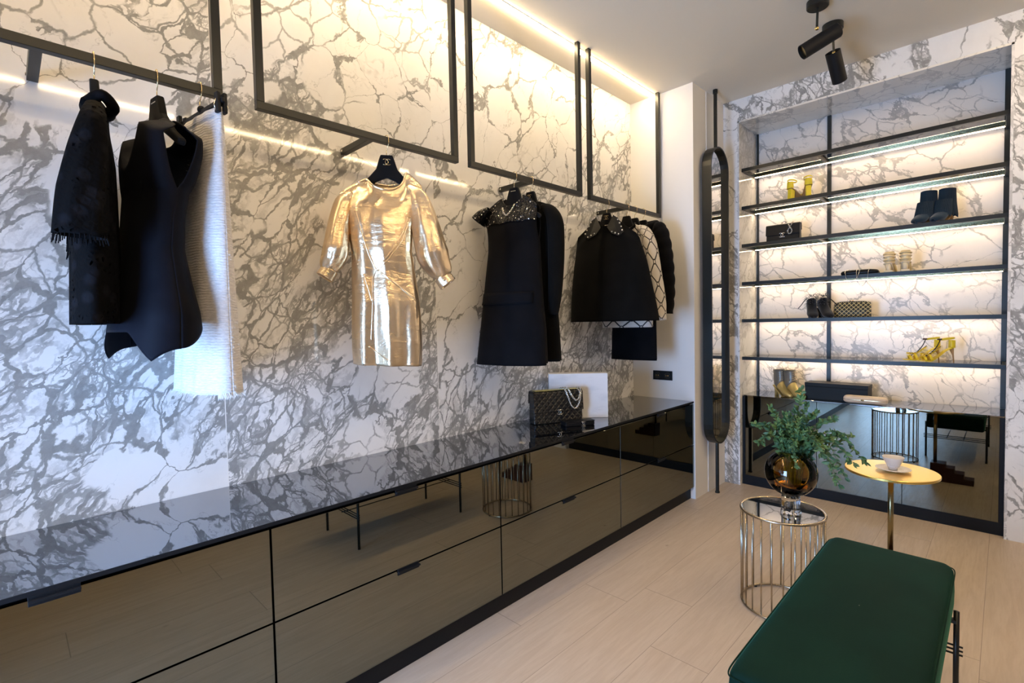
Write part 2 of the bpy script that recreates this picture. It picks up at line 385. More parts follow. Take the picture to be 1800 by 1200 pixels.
for a, b in ((.689, 1.2105), (1.2135, 1.7305), (1.7335, 2.213)):
    MB().box(a, b, .001, .0115, .081, .742).build('mirror_panel', 'mirror', t, bevel=.0006)
MB().box(.668, 2.236, -.004, .348, .744, .753).build('top_panel', 'top_glass', t, bevel=.0006)

# ------------------------------------------------------------------ pill mirror on floor to ceiling pole
MX, MY, MZ0, MZ1, MW = .600, 3.965, .405, 2.725, .17
t = thing('pill_mirror', 'tall pill shaped mirror in a deep black rim on a floor to ceiling pole', 'mirror', (MX, MY, 0))
def pill(w, z0, z1, n=14):
    return [(w * math.cos(PI * i / n), z1 - w + w * math.sin(PI * i / n)) for i in range(n + 1)] + [(-w * math.cos(PI * i / n), z0 + w - w * math.sin(PI * i / n)) for i in range(n + 1)]
po, pi_ = pill(MW, MZ0, MZ1), pill(MW - .010, MZ0 + .010, MZ1 - .010)
n = len(po); D = .036
b = MB(); b.grid([[(d, a, z) for a, z in pp] for pp, d in ((po, -D), (po, D), (pi_, D), (pi_, -D), (po, -D))], True); b.build('rim', 'dark_brass' if 0 else 'black_metal', t, smooth=False)
MB().prism(pill(MW - .0105, MZ0 + .0105, MZ1 - .0105), -.005, .005, 'yz').build('mirror_glass', 'mirror_clear', t)
MB().cyl((0, 0, MZ1), (0, 0, ZC - .001), .0135).cyl((0, 0, ZC - .03), (0, 0, ZC - .001), .018).build('upper_pole', 'black_metal', t)
MB().cyl((0, 0, .001), (0, 0, MZ0), .0135).cyl((0, 0, .001), (0, 0, .012), .018).build('lower_pole', 'black_metal', t)

# ------------------------------------------------------------------ ceiling spot lamps
def spot(loc, back, front, stem_to, label, r=.040):
    t = thing('ceiling_spotlight', label, 'spotlight', loc, 0, 'black spotlights on the ceiling')
    MB().lathe([(0, -.001), (.056, -.001), (.056, -.034), (.052, -.038), (0, -.038)], n=36).build('canopy', 'black_metal', t, smooth=False)
    MB().cyl((0, 0, -.036), stem_to, .0065, 12).build('stem', 'black_metal', t)
    a, f = Vector(back), Vector(front); d = (f - a).normalized()
    b = MB().tube([a, a + d * .004, (a + f) / 2, f], [r * .93, r, r, r], 36, caps=False).cyl(a, a + d * .002, r * .92, 36).build('lamp_head', 'black_matt', t, smooth=False, solid=.0025)
    MB().cyl(f - d * .016, f - d * .013, r - .003, 32).build('reflector', 'dark_brass', b)
    MB().ball(stem_to, .011, 10).build('pivot', 'brass', t, smooth=True)
spot((1.455, 3.30, ZC), (.085, .075, -.165), (-.075, -.015, -.262), (-.004, 0, -.15), 'black tube spotlight tilted down to the left, nearer the camera')
spot((1.458, 3.63, ZC), (.010, .140, -.300), (-.004, .020, -.155), (.0, .03, -.16), 'black tube spotlight hanging almost upright, nearer the shelves')

# ------------------------------------------------------------------ wire side table
t = thing('wire_side_table', 'round champagne metal wire side table with smoked glass top', 'side table', (1.473, 2.60, 0))
R0 = .185; ring = lambda r, z, n=64: [(r * math.cos(2 * PI * i / n), r * math.sin(2 * PI * i / n), z) for i in range(n)]
MB().tube(ring(R0 - .005, .466), .0065, 10, True).build('top_ring', 'champagne', t, smooth=True)
MB().tube(ring(R0 - .005, .0075), .0055, 10, True).build('base_ring', 'champagne', t, smooth=True)
for i in range(24):
    a = 2 * PI * i / 24 + .05; x, y = (R0 - .005) * math.cos(a), (R0 - .005) * math.sin(a)
    MB().cyl((x, y, .009), (x, y, .464), .0035, 8).build('wire', 'champagne', t, smooth=True)
MB().lathe([(0, .460), (R0 - .012, .460), (R0 - .012, .469), (0, .469)], n=64).build('glass_top', 'top_glass', t)
for i in range(3):
    a = 2 * PI * i / 3 + 2.6; MB().cyl((.18 * math.cos(a), .18 * math.sin(a), .0), (.18 * math.cos(a), .18 * math.sin(a), .005), .008, 12).build('foot', 'black_matt', t)

# ------------------------------------------------------------------ vase and greenery
VX, VY = 1.518, 2.578
t = thing('vase', 'globe shaped amber glass vase on a thick clear foot', 'vase', (VX, VY, .4695))
th = [PI * i / 24 for i in range(0, 22)]
R = .112; cz = .088 + R * .97
outer = [(R * math.sin(a), cz - R * math.cos(a)) for a in th]; inner = [((R - .004) * math.sin(a), cz - (R - .004) * math.cos(a)) for a in reversed(th)]
MB().lathe(outer + inner, n=56).build('globe', 'amber', t, smooth=True)
MB().lathe([(0, 0), (.043, 0), (.043, .012)] + [(.040, .02), (.040, .082), (.034, .0885), (0, .0885)], n=48).build('foot', 'clear_thick', t, smooth=False)
MB().lathe([(0, cz - .055), (.093, cz - .055), (.106, cz - .03)] , n=40).build('water_surface', 'amber', t, smooth=True)
def leaf_mat(name, c1, c2):
    m = NT(name); oi = m.noise(m.obj(), 18, 2); m.set(Base_Color=m.mix(m.ss(oi, .35, .65), c1, c2), Roughness=.5); m.b.inputs['Subsurface Weight'].default_value = .0; return m.m
M['leaf'] = leaf_mat('eucalyptus_leaf', (.12, .22, .07), (.055, .13, .06)); M['leaf2'] = leaf_mat('fern_leaf', (.10, .25, .11), (.20, .32, .10)); M['stem'] = pm('stem', (.10, .13, .04), .6)
t = thing('greenery_bunch', 'leafy green eucalyptus and fern stems standing in the amber vase', 'plant', (VX, VY, .4695 + cz + R * .8))
rnd = random.Random(11)
def add_leaf(mb, p, d, L, W):
    d = Vector(d).normalized(); s = d.cross(Vector((rnd.uniform(-1, 1), rnd.uniform(-1, 1), rnd.uniform(-.4, 1)))).normalized(); nrm = d.cross(s) * L * .12
    p = Vector(p); a = p + d * L * .3; b2 = p + d * L * .68; e = p + d * L
    mb.add([p, a + s * W - nrm, b2 + s * W * .85 - nrm, e, b2 - s * W * .85 - nrm, a - s * W - nrm, a + nrm * .4, b2 + nrm * .4], [(0, 1, 6), (0, 6, 5), (1, 2, 7, 6), (6, 7, 4, 5), (2, 3, 7), (7, 3, 4)])
stems, lv, fv = MB(), MB(), MB()
rimz = 0
br = []
# outward directions: (x, y, z reach) seen from the vase mouth; right hand side sprays reach further and droop
for dx, dy, dz, droop in ((.04, .02, .30, 0), (-.10, .03, .22, .02), (-.15, -.02, .15, .03), (-.10, -.12, .10, .04), (.02, -.08, .20, .01), (.10, .0, .22, .02), (.16, .06, .20, .03),
        (.22, .10, .14, .05), (.24, .04, .08, .09), (.20, -.02, .02, .12), (.16, .10, .0, .12), (.27, .12, .10, .12), (.12, .14, .10, .05), (.0, .12, .16, .03), (-.06, .10, .16, .03), (.14, -.06, .10, .07), (.06, .02, .24, .01), (-.02, 0, .18, 0), (.19, .14, .03, .14), (.05, -.12, .06, .08), (-.05, -.05, .15, .02)):
    p0 = Vector((dx * .12, dy * .12, -.16)); p1 = Vector((dx * .25, dy * .25, 0)); p3 = Vector((dx, dy, dz - droop)); p2 = (p1 + p3) / 2 + Vector((0, 0, .035 + droop * .6))
    br.append(spl([p0, p1, p2, p3], 10))
for k, path in enumerate(br):
    stems.tube(path, [.0024 - .0016 * i / len(path) for i in range(len(path))], 5)
    n0 = 9
    for i in range(n0, len(path)):
        p, q = path[i], path[i - 1]; d = (p - q).normalized()
        for rep in range(4 if k % 3 else 3):
            a = rnd.uniform(0, 2 * PI); side = Vector((math.cos(a), math.sin(a), rnd.uniform(-.5, .6)))
            L = rnd.uniform(.022, .042) * (1.15 - .4 * i / len(path))
            if k % 3 == 1: L *= .75
            add_leaf(lv, p + (q - p) * rnd.random(), d * rnd.uniform(.3, 1.0) + side, L, L * rnd.uniform(.20, .34))
    for rep in range(3): add_leaf(lv, path[-1], (path[-1] - path[-2]) + Vector((rnd.uniform(-.01, .01), rnd.uniform(-.01, .01), .005)), .028, .007)
for k in range(16):       # feathery fern tufts in the middle
    a = rnd.uniform(0, 2 * PI); r = rnd.uniform(.01, .09); e = Vector((r * math.cos(a), r * math.sin(a) - .02, rnd.uniform(.08, .19)))
    path = spl([(0, 0, -.02), (e.x * .3, e.y * .3, .03), (e.x, e.y, e.z)], 10)
    stems.tube(path, .0009, 4)
    for i in range(3, len(path)):
        d = (path[i] - path[i - 1]).normalized()
        for rep in range(9):
            sd = Vector((rnd.uniform(-1, 1), rnd.uniform(-1, 1), rnd.uniform(-.3, 1))); add_leaf(fv, path[i], d * .8 + sd, rnd.uniform(.012, .024), .0011)
stems.build('stems', 'stem', t, smooth=True); lv.build('leaves', 'leaf', t); fv.build('fern_fronds', 'leaf2', t)

# ------------------------------------------------------------------ gold side table, saucer and cup
TX, TY, TZ = 1.820, 3.174, .60
M['gold_top'] = (lambda t: (t.bump(t.noise(t.obj(), 5, 2), .02, .001), t.set(Base_Color=(1.0, .70, .20), Roughness=.30, Metallic=1.0))[1].m)(NT('polished_gold'))
t = thing('gold_side_table', 'slim pedestal side table with a round polished gold top', 'side table', (TX, TY, 0))
MB().lathe([(0, TZ - .014), (.194, TZ - .014), (.1985, TZ - .011), (.1985, TZ - .002), (.1965, TZ), (0, TZ)], n=80).build('table_top', 'gold_top', t)
MB().cyl((0, 0, .15), (0, 0, TZ - .014), .0125, 24).build('pedestal', 'dark_brass', t, smooth=True)
M['oxblood'] = pm('oxblood_base', (.045, .012, .010), .35)
b = MB(); b.prism([(-.028, 0), (.245, 0), (.245, .045), (.185, .045), (.185, .085), (.125, .085), (.125, .12), (.07, .12), (.07, .15), (-.028, .15)], -.06, .06, 'xz'); b.build('stepped_base', 'oxblood', t, bevel=.003)
M['porcelain'] = (lambda t: t.set(Base_Color=(.72, .69, .68), Roughness=.28).m)(NT('porcelain'))
M['porcelain_dots'] = (lambda t: t.set(Base_Color=t.mix(t.ss(t.vor(t.obj(), 170, 'F1', .2), .22, .34, .8, 0), (.72, .67, .64), (.45, .36, .16)), Roughness=.3).m)(NT('porcelain_dots'))
SXY = (1.830, 3.166)
t = thing('saucer', 'pale saucer with a fine dotted rim under the cup', 'saucer', (*SXY, TZ + .0006))
MB().lathe([(0, .0), (.030, 0), (.033, .003), (.074, .012), (.075, .0135), (.073, .014), (.032, .0055), (0, .0052)], n=56).build('dish', 'porcelain_dots', t, smooth=True)
t = thing('cup', 'white porcelain cup standing on the saucer', 'cup', (*SXY, TZ + .0065))
MB().lathe([(0, .002), (.019, .0), (.0195, .009), (.023, .013), (.034, .035), (.0465, .064), (.0455, .0655), (.044, .064), (.032, .037), (.020, .016), (0, .014)], n=56).build('bowl', 'porcelain', t, smooth=True)
MB().lathe([(.0225, .0120), (.0245, .0145), (.0275, .0205), (.0262, .0206)], n=56).build('dotted_band', 'porcelain_dots', t, smooth=True)

# ------------------------------------------------------------------ green velvet bench
BX0, BX1, BY0, BY1, BZ = 1.698, 2.108, 1.335, 2.495, .45
def velvet():
    t = NT('green_velvet'); n = t.noise(t.obj(), 3.5, 3); n2 = t.noise(t.obj(), 260, 2)
    t.set(Base_Color=t.mix(t.ss(n, .3, .7), (.0012, .012, .0075), (.0022, .020, .013)), Roughness=.8, Sheen_Weight=.12, Sheen_Roughness=.35, Sheen_Tint=(.15, .8, .6))
    t.b.inputs['Specular IOR Level'].default_value = .12
    t.bump(t.math('ADD', n2, t.math('MULTIPLY', n, 2)), .12, .002); return t.m
M['velvet'] = velvet()
t = thing('bench', 'long dark green velvet bench on thin black metal legs', 'bench', ((BX0 + BX1) / 2, (BY0 + BY1) / 2, 0))
hx, hy = (BX1 - BX0) / 2, (BY1 - BY0) / 2
ZB = .315
def cushion(hx, hy, z0, z1, n=40, m=12, e=.09):
    b = MB(); rows = []
    def ringp(k, s, cor):
        a = 2 * PI * k / 96; ca, sa = math.cos(a), math.sin(a); p = cor
        return (math.copysign(abs(ca) ** (2 / p), ca) * s[0], math.copysign(abs(sa) ** (2 / p), sa) * s[1])
    prof = [(.0, 1.012), (.25, 1.012), (.5, 1.0), (.75, .990), (1.0, .975)] + []
    lv_ = [(hx - .05, hy - .05, z0), (hx - .004, hy - .004, z0), (hx, hy, z0 + .008), (hx + .001, hy + .001, z0 + .05), (hx, hy, z1 - .045), (hx - .002, hy - .002, z1 - .020), (hx - .006, hy - .006, z1 - .009), (hx - .014, hy - .014, z1 - .002), (hx - .03, hy - .03, z1 + .0015),
           (hx * .7, hy * .85, z1 + .004), (hx * .35, hy * .5, z1 + .006), (.001, .001, z1 + .007)]
    for sx, sy, z in lv_: rows.append([(*ringp(k, (sx, sy), 24 if z < z1 - .01 else 20), z) for k in range(96)])
    b.grid(rows, True); return b
cushion(hx, hy, ZB, BZ).build('seat', 'velvet', t, smooth=True)
MB().tube([(s[0], s[1], BZ - .018) for s in [(math.copysign(abs(math.cos(2 * PI * k / 96)) ** (2 / 24), math.cos(2 * PI * k / 96)) * (hx + .001), math.copysign(abs(math.sin(2 * PI * k / 96)) ** (2 / 24), math.sin(2 * PI * k / 96)) * (hy + .001)) for k in range(96)]], .0022, 6, True).build('piping', 'velvet', t, smooth=True)
LX, LY = hx + .012, hy - .17
for sx in (-1, 1):
    for sy in (-1, 1):
        MB().cyl((sx * LX, sy * LY, 0), (sx * LX, sy * LY, .345), .0085, 14).build('leg', 'black_metal', t, smooth=True)
for z in (.190, .205, .220):
    for sy in (-1, 1): MB().cyl((-LX - .018, sy * LY, z), (LX + .018, sy * LY, z), .0035, 8).build('cross_rod', 'black_metal', t, smooth=True)
    
for sx in (-1, 1): MB().cyl((sx * .06, -LY - .03, .205), (sx * .06, LY + .03, .205), .0035, 8).build('long_rod', 'black_metal', t, smooth=True)
for sy in (-LY, LY): MB().box(-LX, LX, sy - .012, sy + .012, ZB - .012, ZB - .001).build('seat_support', 'black_metal', t)

# ------------------------------------------------------------------ cloth materials
def cloth(name, c, rough=.85, sheen=.15, scale=350, b=.15):
    t = NT(name); t.set(Base_Color=t.mix(t.ss(t.noise(t.obj(), 9, 3), .3, .7), c, tuple(q * 1.5 for q in c)), Roughness=rough, Sheen_Weight=sheen, Sheen_Roughness=.5)
    t.b.inputs['Specular IOR Level'].default_value = .06
    t.bump(t.noise(t.obj(), scale, 2), b, .0006); return t.m
M['black_crepe'] = cloth('black_crepe', (.0035, .0035, .0045), .8, .02); M['navy_crepe'] = cloth('black_scuba', (.0035, .004, .007), .6, .02)
M['black_wool'] = cloth('black_wool', (.0035, .0035, .0035), .95, .02, 200, .4); M['black_fur'] = cloth('black_fur', (.003, .003, .0035), .95, .04, 120, .9)
def lace():
    t = NT('black_lace'); o = t.obj(); d = t.vor(o, 62, 'DISTANCE_TO_EDGE'); n = t.noise(o, 14, 3)
    hole = t.math('MULTIPLY', t.ss(d, .22, .30), t.ss(n, .54, .62)); p2 = t.vor(o, 22, 'F1')
    t.set(Base_Color=t.mix(t.ss(p2, .2, .5), (.006, .006, .008), (.002, .002, .0025)), Roughness=.85, Alpha=t.math('SUBTRACT', 1, hole)); t.b.inputs['Specular IOR Level'].default_value = .08; t.bump(t.math('ADD', d, t.ss(p2, .2, .45)), .6, .003); return t.m
M['lace'] = lace()
def lame():
    t = NT('gold_lame'); o = t.obj(); n = t.noise(o, 5, 3); f = t.noise(o, 160, 4, .7); c = t.noise(t.vm('MULTIPLY', o, (1, 1, 3.5)), 9, 4, .6, .8)
    t.set(Base_Color=t.mix(t.ss(n, .35, .65), (.90, .74, .53), (.84, .65, .42)), Roughness=t.ss(n, .3, .7, .25, .33), Metallic=.96)
    t.bump(t.math('ADD', t.math('MULTIPLY', f, .05), t.math('ADD', t.math('MULTIPLY', c, .55), t.math('MULTIPLY', t.noise(t.vm('MULTIPLY', o, (1, 1, .25)), 9, 2, .5, .5), 3.4))), .42, .016); return t.m
M['lame'] = lame()
def tweed():
    t = NT('white_tweed'); p = t.sep(t.obj()); w = t.math('SINE', t.math('ADD', t.math('MULTIPLY', p[2], 700), t.math('MULTIPLY', t.noise(t.obj(), 30, 3), 9)))
    n = t.noise(t.vm('MULTIPLY', t.obj(), (1, 1, 5)), 60, 4, .7)
    t.set(Base_Color=t.mix(t.ss(n, .35, .65), (.80, .79, .80), (.62, .61, .62)), Roughness=.95, Sheen_Weight=.3); t.bump(t.math('ADD', t.math('MULTIPLY', w, .3), n), .8, .003); return t.m
M['tweed'] = tweed(); M['tweed_fringe'] = pm('tweed_fringe', (.84, .82, .78), .9)
def sequin():
    t = NT('black_sequins'); o = t.obj(); f = t.vor(o, 95, 'F1', .9); cid = t.vor(o, 95, 'F1', .9, 1); cs = t.sep(cid)
    spark = t.math('MULTIPLY', t.ss(cs[0], .80, .84), t.ss(f, .25, .40, 1, 0))
    t.set(Base_Color=t.mix(spark, (.004, .004, .005), (.85, .82, .76)), Metallic=spark, Roughness=.25); t.b.inputs['Specular IOR Level'].default_value = .25; t.bump(t.math('ADD', f, t.math('MULTIPLY', cs[1], .8)), .9, .004); return t.m
M['sequin'] = sequin()
def monogram():      # cream cloth with a black lattice of rings and links
    t = NT('cream_lattice_cloth'); u = t.sep(t.uv()); x, y = t.math('MULTIPLY', u[0], 8.0), t.math('MULTIPLY', u[1], 13.0)
    wob = t.math('MULTIPLY', t.math('SUBTRACT', t.noise(t.obj(), 30, 2), .5), .10)
    a = t.math('PINGPONG', t.math('ADD', t.math('ADD', x, y), wob), 1); b = t.math('PINGPONG', t.math('ADD', t.math('SUBTRACT', x, y), wob), 1)
    lines = t.math('MAXIMUM', t.ss(a, .08, .14, 1, 0), t.ss(b, .08, .14, 1, 0))
    r = t.math('SQRT', t.math('ADD', t.math('POWER', a, 2), t.math('POWER', b, 2)))
    ringm = t.math('MULTIPLY', t.ss(r, .17, .22), t.ss(r, .33, .38, 1, 0)); cut = t.ss(r, .33, .38)
    ink = t.math('MAXIMUM', t.math('MULTIPLY', lines, cut), ringm)
    t.set(Base_Color=t.mix(ink, (.60, .56, .50), (.012, .012, .012)), Roughness=.9); t.bump(t.noise(t.obj(), 260, 3), .5, .001); return t.m
M['monogram'] = monogram()
M['leather'] = pm('black_leather', (.005, .0055, .007), .42, 0, (90, .25)); M['pearl'] = pm('stud_pearl', (.75, .73, .68), .2, .3); M['label_white'] = pm('woven_label', (.66, .62, .54), .8)

# ------------------------------------------------------------------ hangers
def cc_logo(c, s, y, r=.0011):       # interlocking double C
    b = MB()
    for sg in (1, -1):
        pts = [(c[0] + sg * s * .32 - sg * s * .62 * math.cos(a) , y, c[1] + s * .62 * math.sin(a)) for a in [(-2.35 + 4.7 * i / 16) for i in range(17)]]
        b.tube(pts, r, 6)
    return b
def hanger(loc, rz, label, style='gold', hook_turn=0, wide=.165, dz=-.012):
    t = thing('clothes_hanger', label, 'hanger', loc, rz, 'black velvet clothes hangers with thin metal hooks')
    def H(a, b): 
        c, s = math.cos(-rz + hook_turn), math.sin(-rz + hook_turn); return (a * c, a * s, b)
    pts = [H(.0, -.092), H(.0, -.060)] + spl([H(.0, -.058), H(.010, -.046), H(.0195, -.030), H(.0195, -.004), H(.013, .006), H(0, .0095), H(-.012, .006), H(-.0185, -.003), H(-.0195, -.013)], 5)
    MB().tube(pts, .0017, 8).build('hook', 'gold_wire', t, smooth=True)
    P = [(-.026, -.078), (.026, -.078), (.034, -.100), (.046, -.140), (.075, -.174), (.115, -.198 + dz), (wide, -.232 + dz), (wide + .004, -.242 + dz), (wide - .01, -.252 + dz), (.115, -.228 + dz), (.07, -.212), (.035, -.190), (.0, -.176),
         (-.035, -.190), (-.07, -.212), (-.115, -.228 + dz), (-wide + .01, -.252 + dz), (-wide - .004, -.242 + dz), (-wide, -.232 + dz), (-.115, -.198 + dz), (-.075, -.174), (-.046, -.140), (-.034, -.100)]
    MB().prism(P, -.011, .011).build('hanger_body', 'velvet_black', t, bevel=.005, segs=3)
    if style == 'logo': cc_logo((0, -.110), .021, -.0125).build('logo', 'gold_wire', t, smooth=True)
    elif style == 'word':
        b = MB()
        for i in range(6): b.box(-.016 + i * .0056, -.0125 + i * .0056, -.0122, -.0112, -.100, -.0965)
        b.build('embossed_mark', 'silver', t)
    return t

# ------------------------------------------------------------------ garments
def tab(rows):
    rows = sorted(rows, key=lambda r: r[0]); A = np.array(rows, float)
    return lambda z, k: float(np.interp(z, A[:, 0], A[:, k]))
class Garment:
    """front / back panels hung from the shoulders; local x = width, -y = front, z = height in the room"""
    def __init__(s, rows, neck, shoulder, hem_f, hem_b, arm=None, fold=(3, .0), neck_depth=.045, zb=0, close=True, kd=.11):
        s.T = tab(rows); s.neck, s.shoulder, s.hf, s.hb, s.arm, s.fold, s.nd, s.zb, s.close, s.kd = neck, shoulder, hem_f, hem_b, arm, fold, neck_depth, zb, close, kd
    def e(s, z):
        if not s.arm: return 0
        za, zs, E = s.arm; u = (z - za) / (zs - za)
        return 0 if u <= 0 or u >= 1 else E * math.sin(PI * u) ** .7
    def pt(s, sx, t, sign):
        nl, nr, nz_f, nz_b = s.neck; (zl, zr, zl2, zr2) = s.shoulder      # z at neck edges, z at shoulder tips
        ztip = max(zl, zr); xl, xr = s.T(ztip, 1), s.T(ztip, 2); xt = (xl + xr) / 2 + sx * (xr - xl) / 2
        if xt < nl: u = (nl - xt) / max(nl - xl, .01); top = zl + (zl2 - zl) * u ** 1.4; inn = 0
        elif xt > nr: u = (xt - nr) / max(xr - nr, .01); top = zr + (zr2 - zr) * u ** 1.4; inn = 0
        else:
            u = (xt - (nl + nr) / 2) / ((nr - nl) / 2); inn = math.sqrt(max(0, 1 - u * u)); base = zl + (zr - zl) * (u + 1) / 2
            top = base - (base - (nz_f if sign < 0 else nz_b)) * inn
        hem = (s.hf if sign < 0 else s.hb)(sx); z = hem + (top - hem) * t
        xl, xr, b, yc = s.T(z, 1), s.T(z, 2), s.T(z, 3), s.T(z, 4)
        x = (xl + xr) / 2 + sx * (xr - xl) / 2
        w = math.sqrt(max(0, 1 - abs(sx) ** 2.4)); full = s.e(z) * (.62 + .38 * sx) + b * w
        hgt = max(0, min(1, (z - hem) / .5)); full += s.fold[1] * math.sin(s.fold[0] * sx * PI + (1 if sign < 0 else 2.5)) * w * (1 - hgt * .75)
        if s.close:
            d = max(0, top - z); k = min(1, d / s.kd); k = k * k * (3 - 2 * k); tt = s.nd * inn + .013 * (1 - inn)
            full = tt + (full - tt) * k if full > tt else full * k + tt * (1 - k)
        return (x, yc + sign * full, z - s.zb)
    def surf(s, x, z, off=.002):        # point on the front at (x, z)
        xl, xr, b, yc = s.T(z, 1), s.T(z, 2), s.T(z, 3), s.T(z, 4); sx = max(-.99, min(.99, (x - (xl + xr) / 2) / ((xr - xl) / 2)))
        w = math.sqrt(max(0, 1 - abs(sx) ** 2.4)); hgt = max(0, min(1, (z - s.hf(sx)) / .5))
        return (x, yc - s.e(z) - b * w - s.fold[1] * math.sin(s.fold[0] * sx * PI + 1) * w * (1 - hgt * .75) - off, z - s.zb)
    def mesh(s, nu=56, nv=56, t0=0, t1=1):
        b = MB()
        for sign in (-1, 1):
            pts = [[s.pt(-math.cos(PI * u / nu), t0 + (t1 - t0) * v / nv, sign) for u in range(nu + 1)] for v in range(nv + 1)]
            if sign > 0: pts = [r[::-1] for r in pts]
            b.grid(pts)
        return b
def sleeve(path, r1, r2, n=28, fold=(5, .0), steps=6, up=(0, 1, 0)):
    # path of centres with half widths r1 (across) and r2 (front to back)
    P = spl(path, steps); m = len(P); k = np.linspace(0, len(path) - 1, m); R1 = np.interp(k, range(len(path)), r1); R2 = np.interp(k, range(len(path)), r2)
    b = MB(); prev = None; rows = []
    for i in range(m):
        T = (P[min(i + 1, m - 1)] - P[max(i - 1, 0)]).normalized(); A = Vector(up); A = (A - T * A.dot(T)).normalized(); B = T.cross(A); row = []
        for j in range(n):
            a = 2 * PI * j / n; f = 1 + fold[1] * math.sin(fold[0] * a + i * .15) * min(1, 1.5 * i / m)
            row.append(P[i] + A * math.sin(a) * R2[i] * f + B * math.cos(a) * R1[i] * f)
        rows.append(row)
    return b.grid(rows, True)
GX = .264
def gthing(name, label, cat, y, ph, zb, group=None): return thing(name, label, cat, (GX, y, zb), math.radians(ph), group)
def shift(pts, zb): return [(x, y, z - zb) for x, y, z in pts]
HZ = RZ + .029

# gold metallic dress
hanger((GX, 1.226, HZ), math.radians(58), 'black velvet hanger with gold interlocking logo holding the gold dress', 'logo')
zb = 1.215; t = gthing('gold_dress', 'short gold metallic leather dress with puffed sleeves hanging alone in the middle', 'dress', 1.226, 58, zb, None)
g = Garment([(2.08, -.205, .15, .028, 0), (2.0, -.205, .15, .05, 0), (1.93, -.195, .135, .075, 0), (1.83, -.173, .104, .095, 0), (1.72, -.161, .097, .10, 0), (1.62, -.163, .111, .09, 0), (1.5, -.166, .126, .10, 0), (1.4, -.17, .131, .10, 0), (1.3, -.172, .133, .10, 0), (1.21, -.168, .128, .10, 0)],
            (-.080, .080, 1.990, 2.030), (2.040, 2.078, 1.975, 2.020), lambda s: 1.222 - .010 * s, lambda s: 1.235, None, (2.5, .019), .045, zb)
g.mesh(90, 72).build('bodice_and_skirt', 'lame', t, smooth=True, solid=.003, weld=True)
for sg, path, r1, r2 in ((-1, [(-.150, 0, 1.975), (-.185, -.006, 1.93), (-.208, -.015, 1.83), (-.225, -.03, 1.72), (-.245, -.035, 1.665), (-.252, -.035, 1.640)], [.02, .040, .046, .052, .044, .034], [.025, .055, .07, .075, .055, .036]),
                         (1, [(.085, 0, 2.015), (.130, -.006, 1.96), (.160, -.012, 1.84), (.190, -.02, 1.71), (.222, -.025, 1.640), (.232, -.025, 1.612)], [.02, .048, .062, .070, .052, .037], [.025, .06, .085, .09, .065, .04])):
    slv = sleeve(shift(path, zb), r1, r2, 40, (7, .055), 8).build('sleeve', 'lame', t, smooth=True, solid=.0025)
    e, q = Vector(path[-1]), Vector(path[-2]); d = (e - q).normalized() * .034; d += Vector((sg * .012, 0, 0))
    sleeve([(e.x - d.x * .1, e.y, e.z - zb - d.z * .1), (e.x + d.x * .5, e.y - .002, e.z - zb + d.z * .5), (e.x + d.x, e.y - .004, e.z - zb + d.z)], [.037, .039, .040] if sg > 0 else [.034, .035, .036], [.040, .041, .042], 36).build('cuff', 'lame', slv, smooth=True, solid=.004)
    MB().ball((e.x - sg * .0, e.y - .047, e.z - zb + d.z * .5), .0055, 10).build('button', 'gold_wire', slv, smooth=True)
def piping(line, r=.0036, n=14):
    pts = []
    for (xa, za), (xb, zb_) in zip(line, line[1:]):
        for i in range(n): pts.append(g.surf(xa + (xb - xa) * i / n, za + (zb_ - za) * i / n, .001))
    return MB().tube(pts, r, 8)
for ln in ([(-.135, 1.89), (-.115, 1.80), (-.085, 1.70), (-.058, 1.636), (.03, 1.57), (.115, 1.505)], [(.085, 1.87), (.045, 1.77), (-.01, 1.69), (-.058, 1.636), (-.072, 1.60), (-.075, 1.50), (-.088, 1.32)],
           [(-.05, 1.636), (.038, 1.564), (.118, 1.495)], [(.093, 1.87), (.053, 1.765), (-.002, 1.685), (-.05, 1.632)], [(-.098, 1.31), (-.05, 1.27), (.0, 1.235)], [(-.110, 1.62), (-.09, 1.55), (-.078, 1.50)]):
    piping(ln).build('piping', 'lame', t, smooth=True)
for sgn in (-1, 1):
    nk = [g.pt(u, 1, sgn) for u in np.linspace(-.56, .60, 26)]
    MB().tube(nk, .0045, 8).build('neck_binding', 'lame', t, smooth=True)

# black sleeveless peplum dress
hanger((GX, .381, HZ), math.radians(10), 'black velvet hanger with a small silver mark holding the pointed hem dress', 'word')
zb = 1.31; t = gthing('peplum_dress', 'black sleeveless dress with pointed flared hem beside the lace dress', 'dress', .381, 10, zb)
g = Garment([(2.09, -.185, .165, .030, -.004), (2.0, -.19, .17, .048, -.006), (1.95, -.19, .17, .060, -.008), (1.85, -.17, .16, .069, -.015), (1.75, -.16, .15, .066, -.029), (1.65, -.16, .14, .072, -.035), (1.55, -.18, .16, .085, -.034), (1.45, -.2, .19, .102, -.036), (1.3, -.2, .19, .125, -.041)],
            (-.098, .078, 1.935, 2.005), (2.045, 2.060, 2.000, 2.020), lambda s: 1.395 - .088 * max(0, 1 - abs(abs(s) - .86) / .42) ** 1.2, lambda s: 1.43 - .088 * abs(s) ** 3.5, (1.835, 2.30, .052), (2, .004), .04, zb, kd=.035)
g.mesh(64, 64).build('dress_body', 'navy_crepe', t, smooth=True, solid=.003, weld=True)

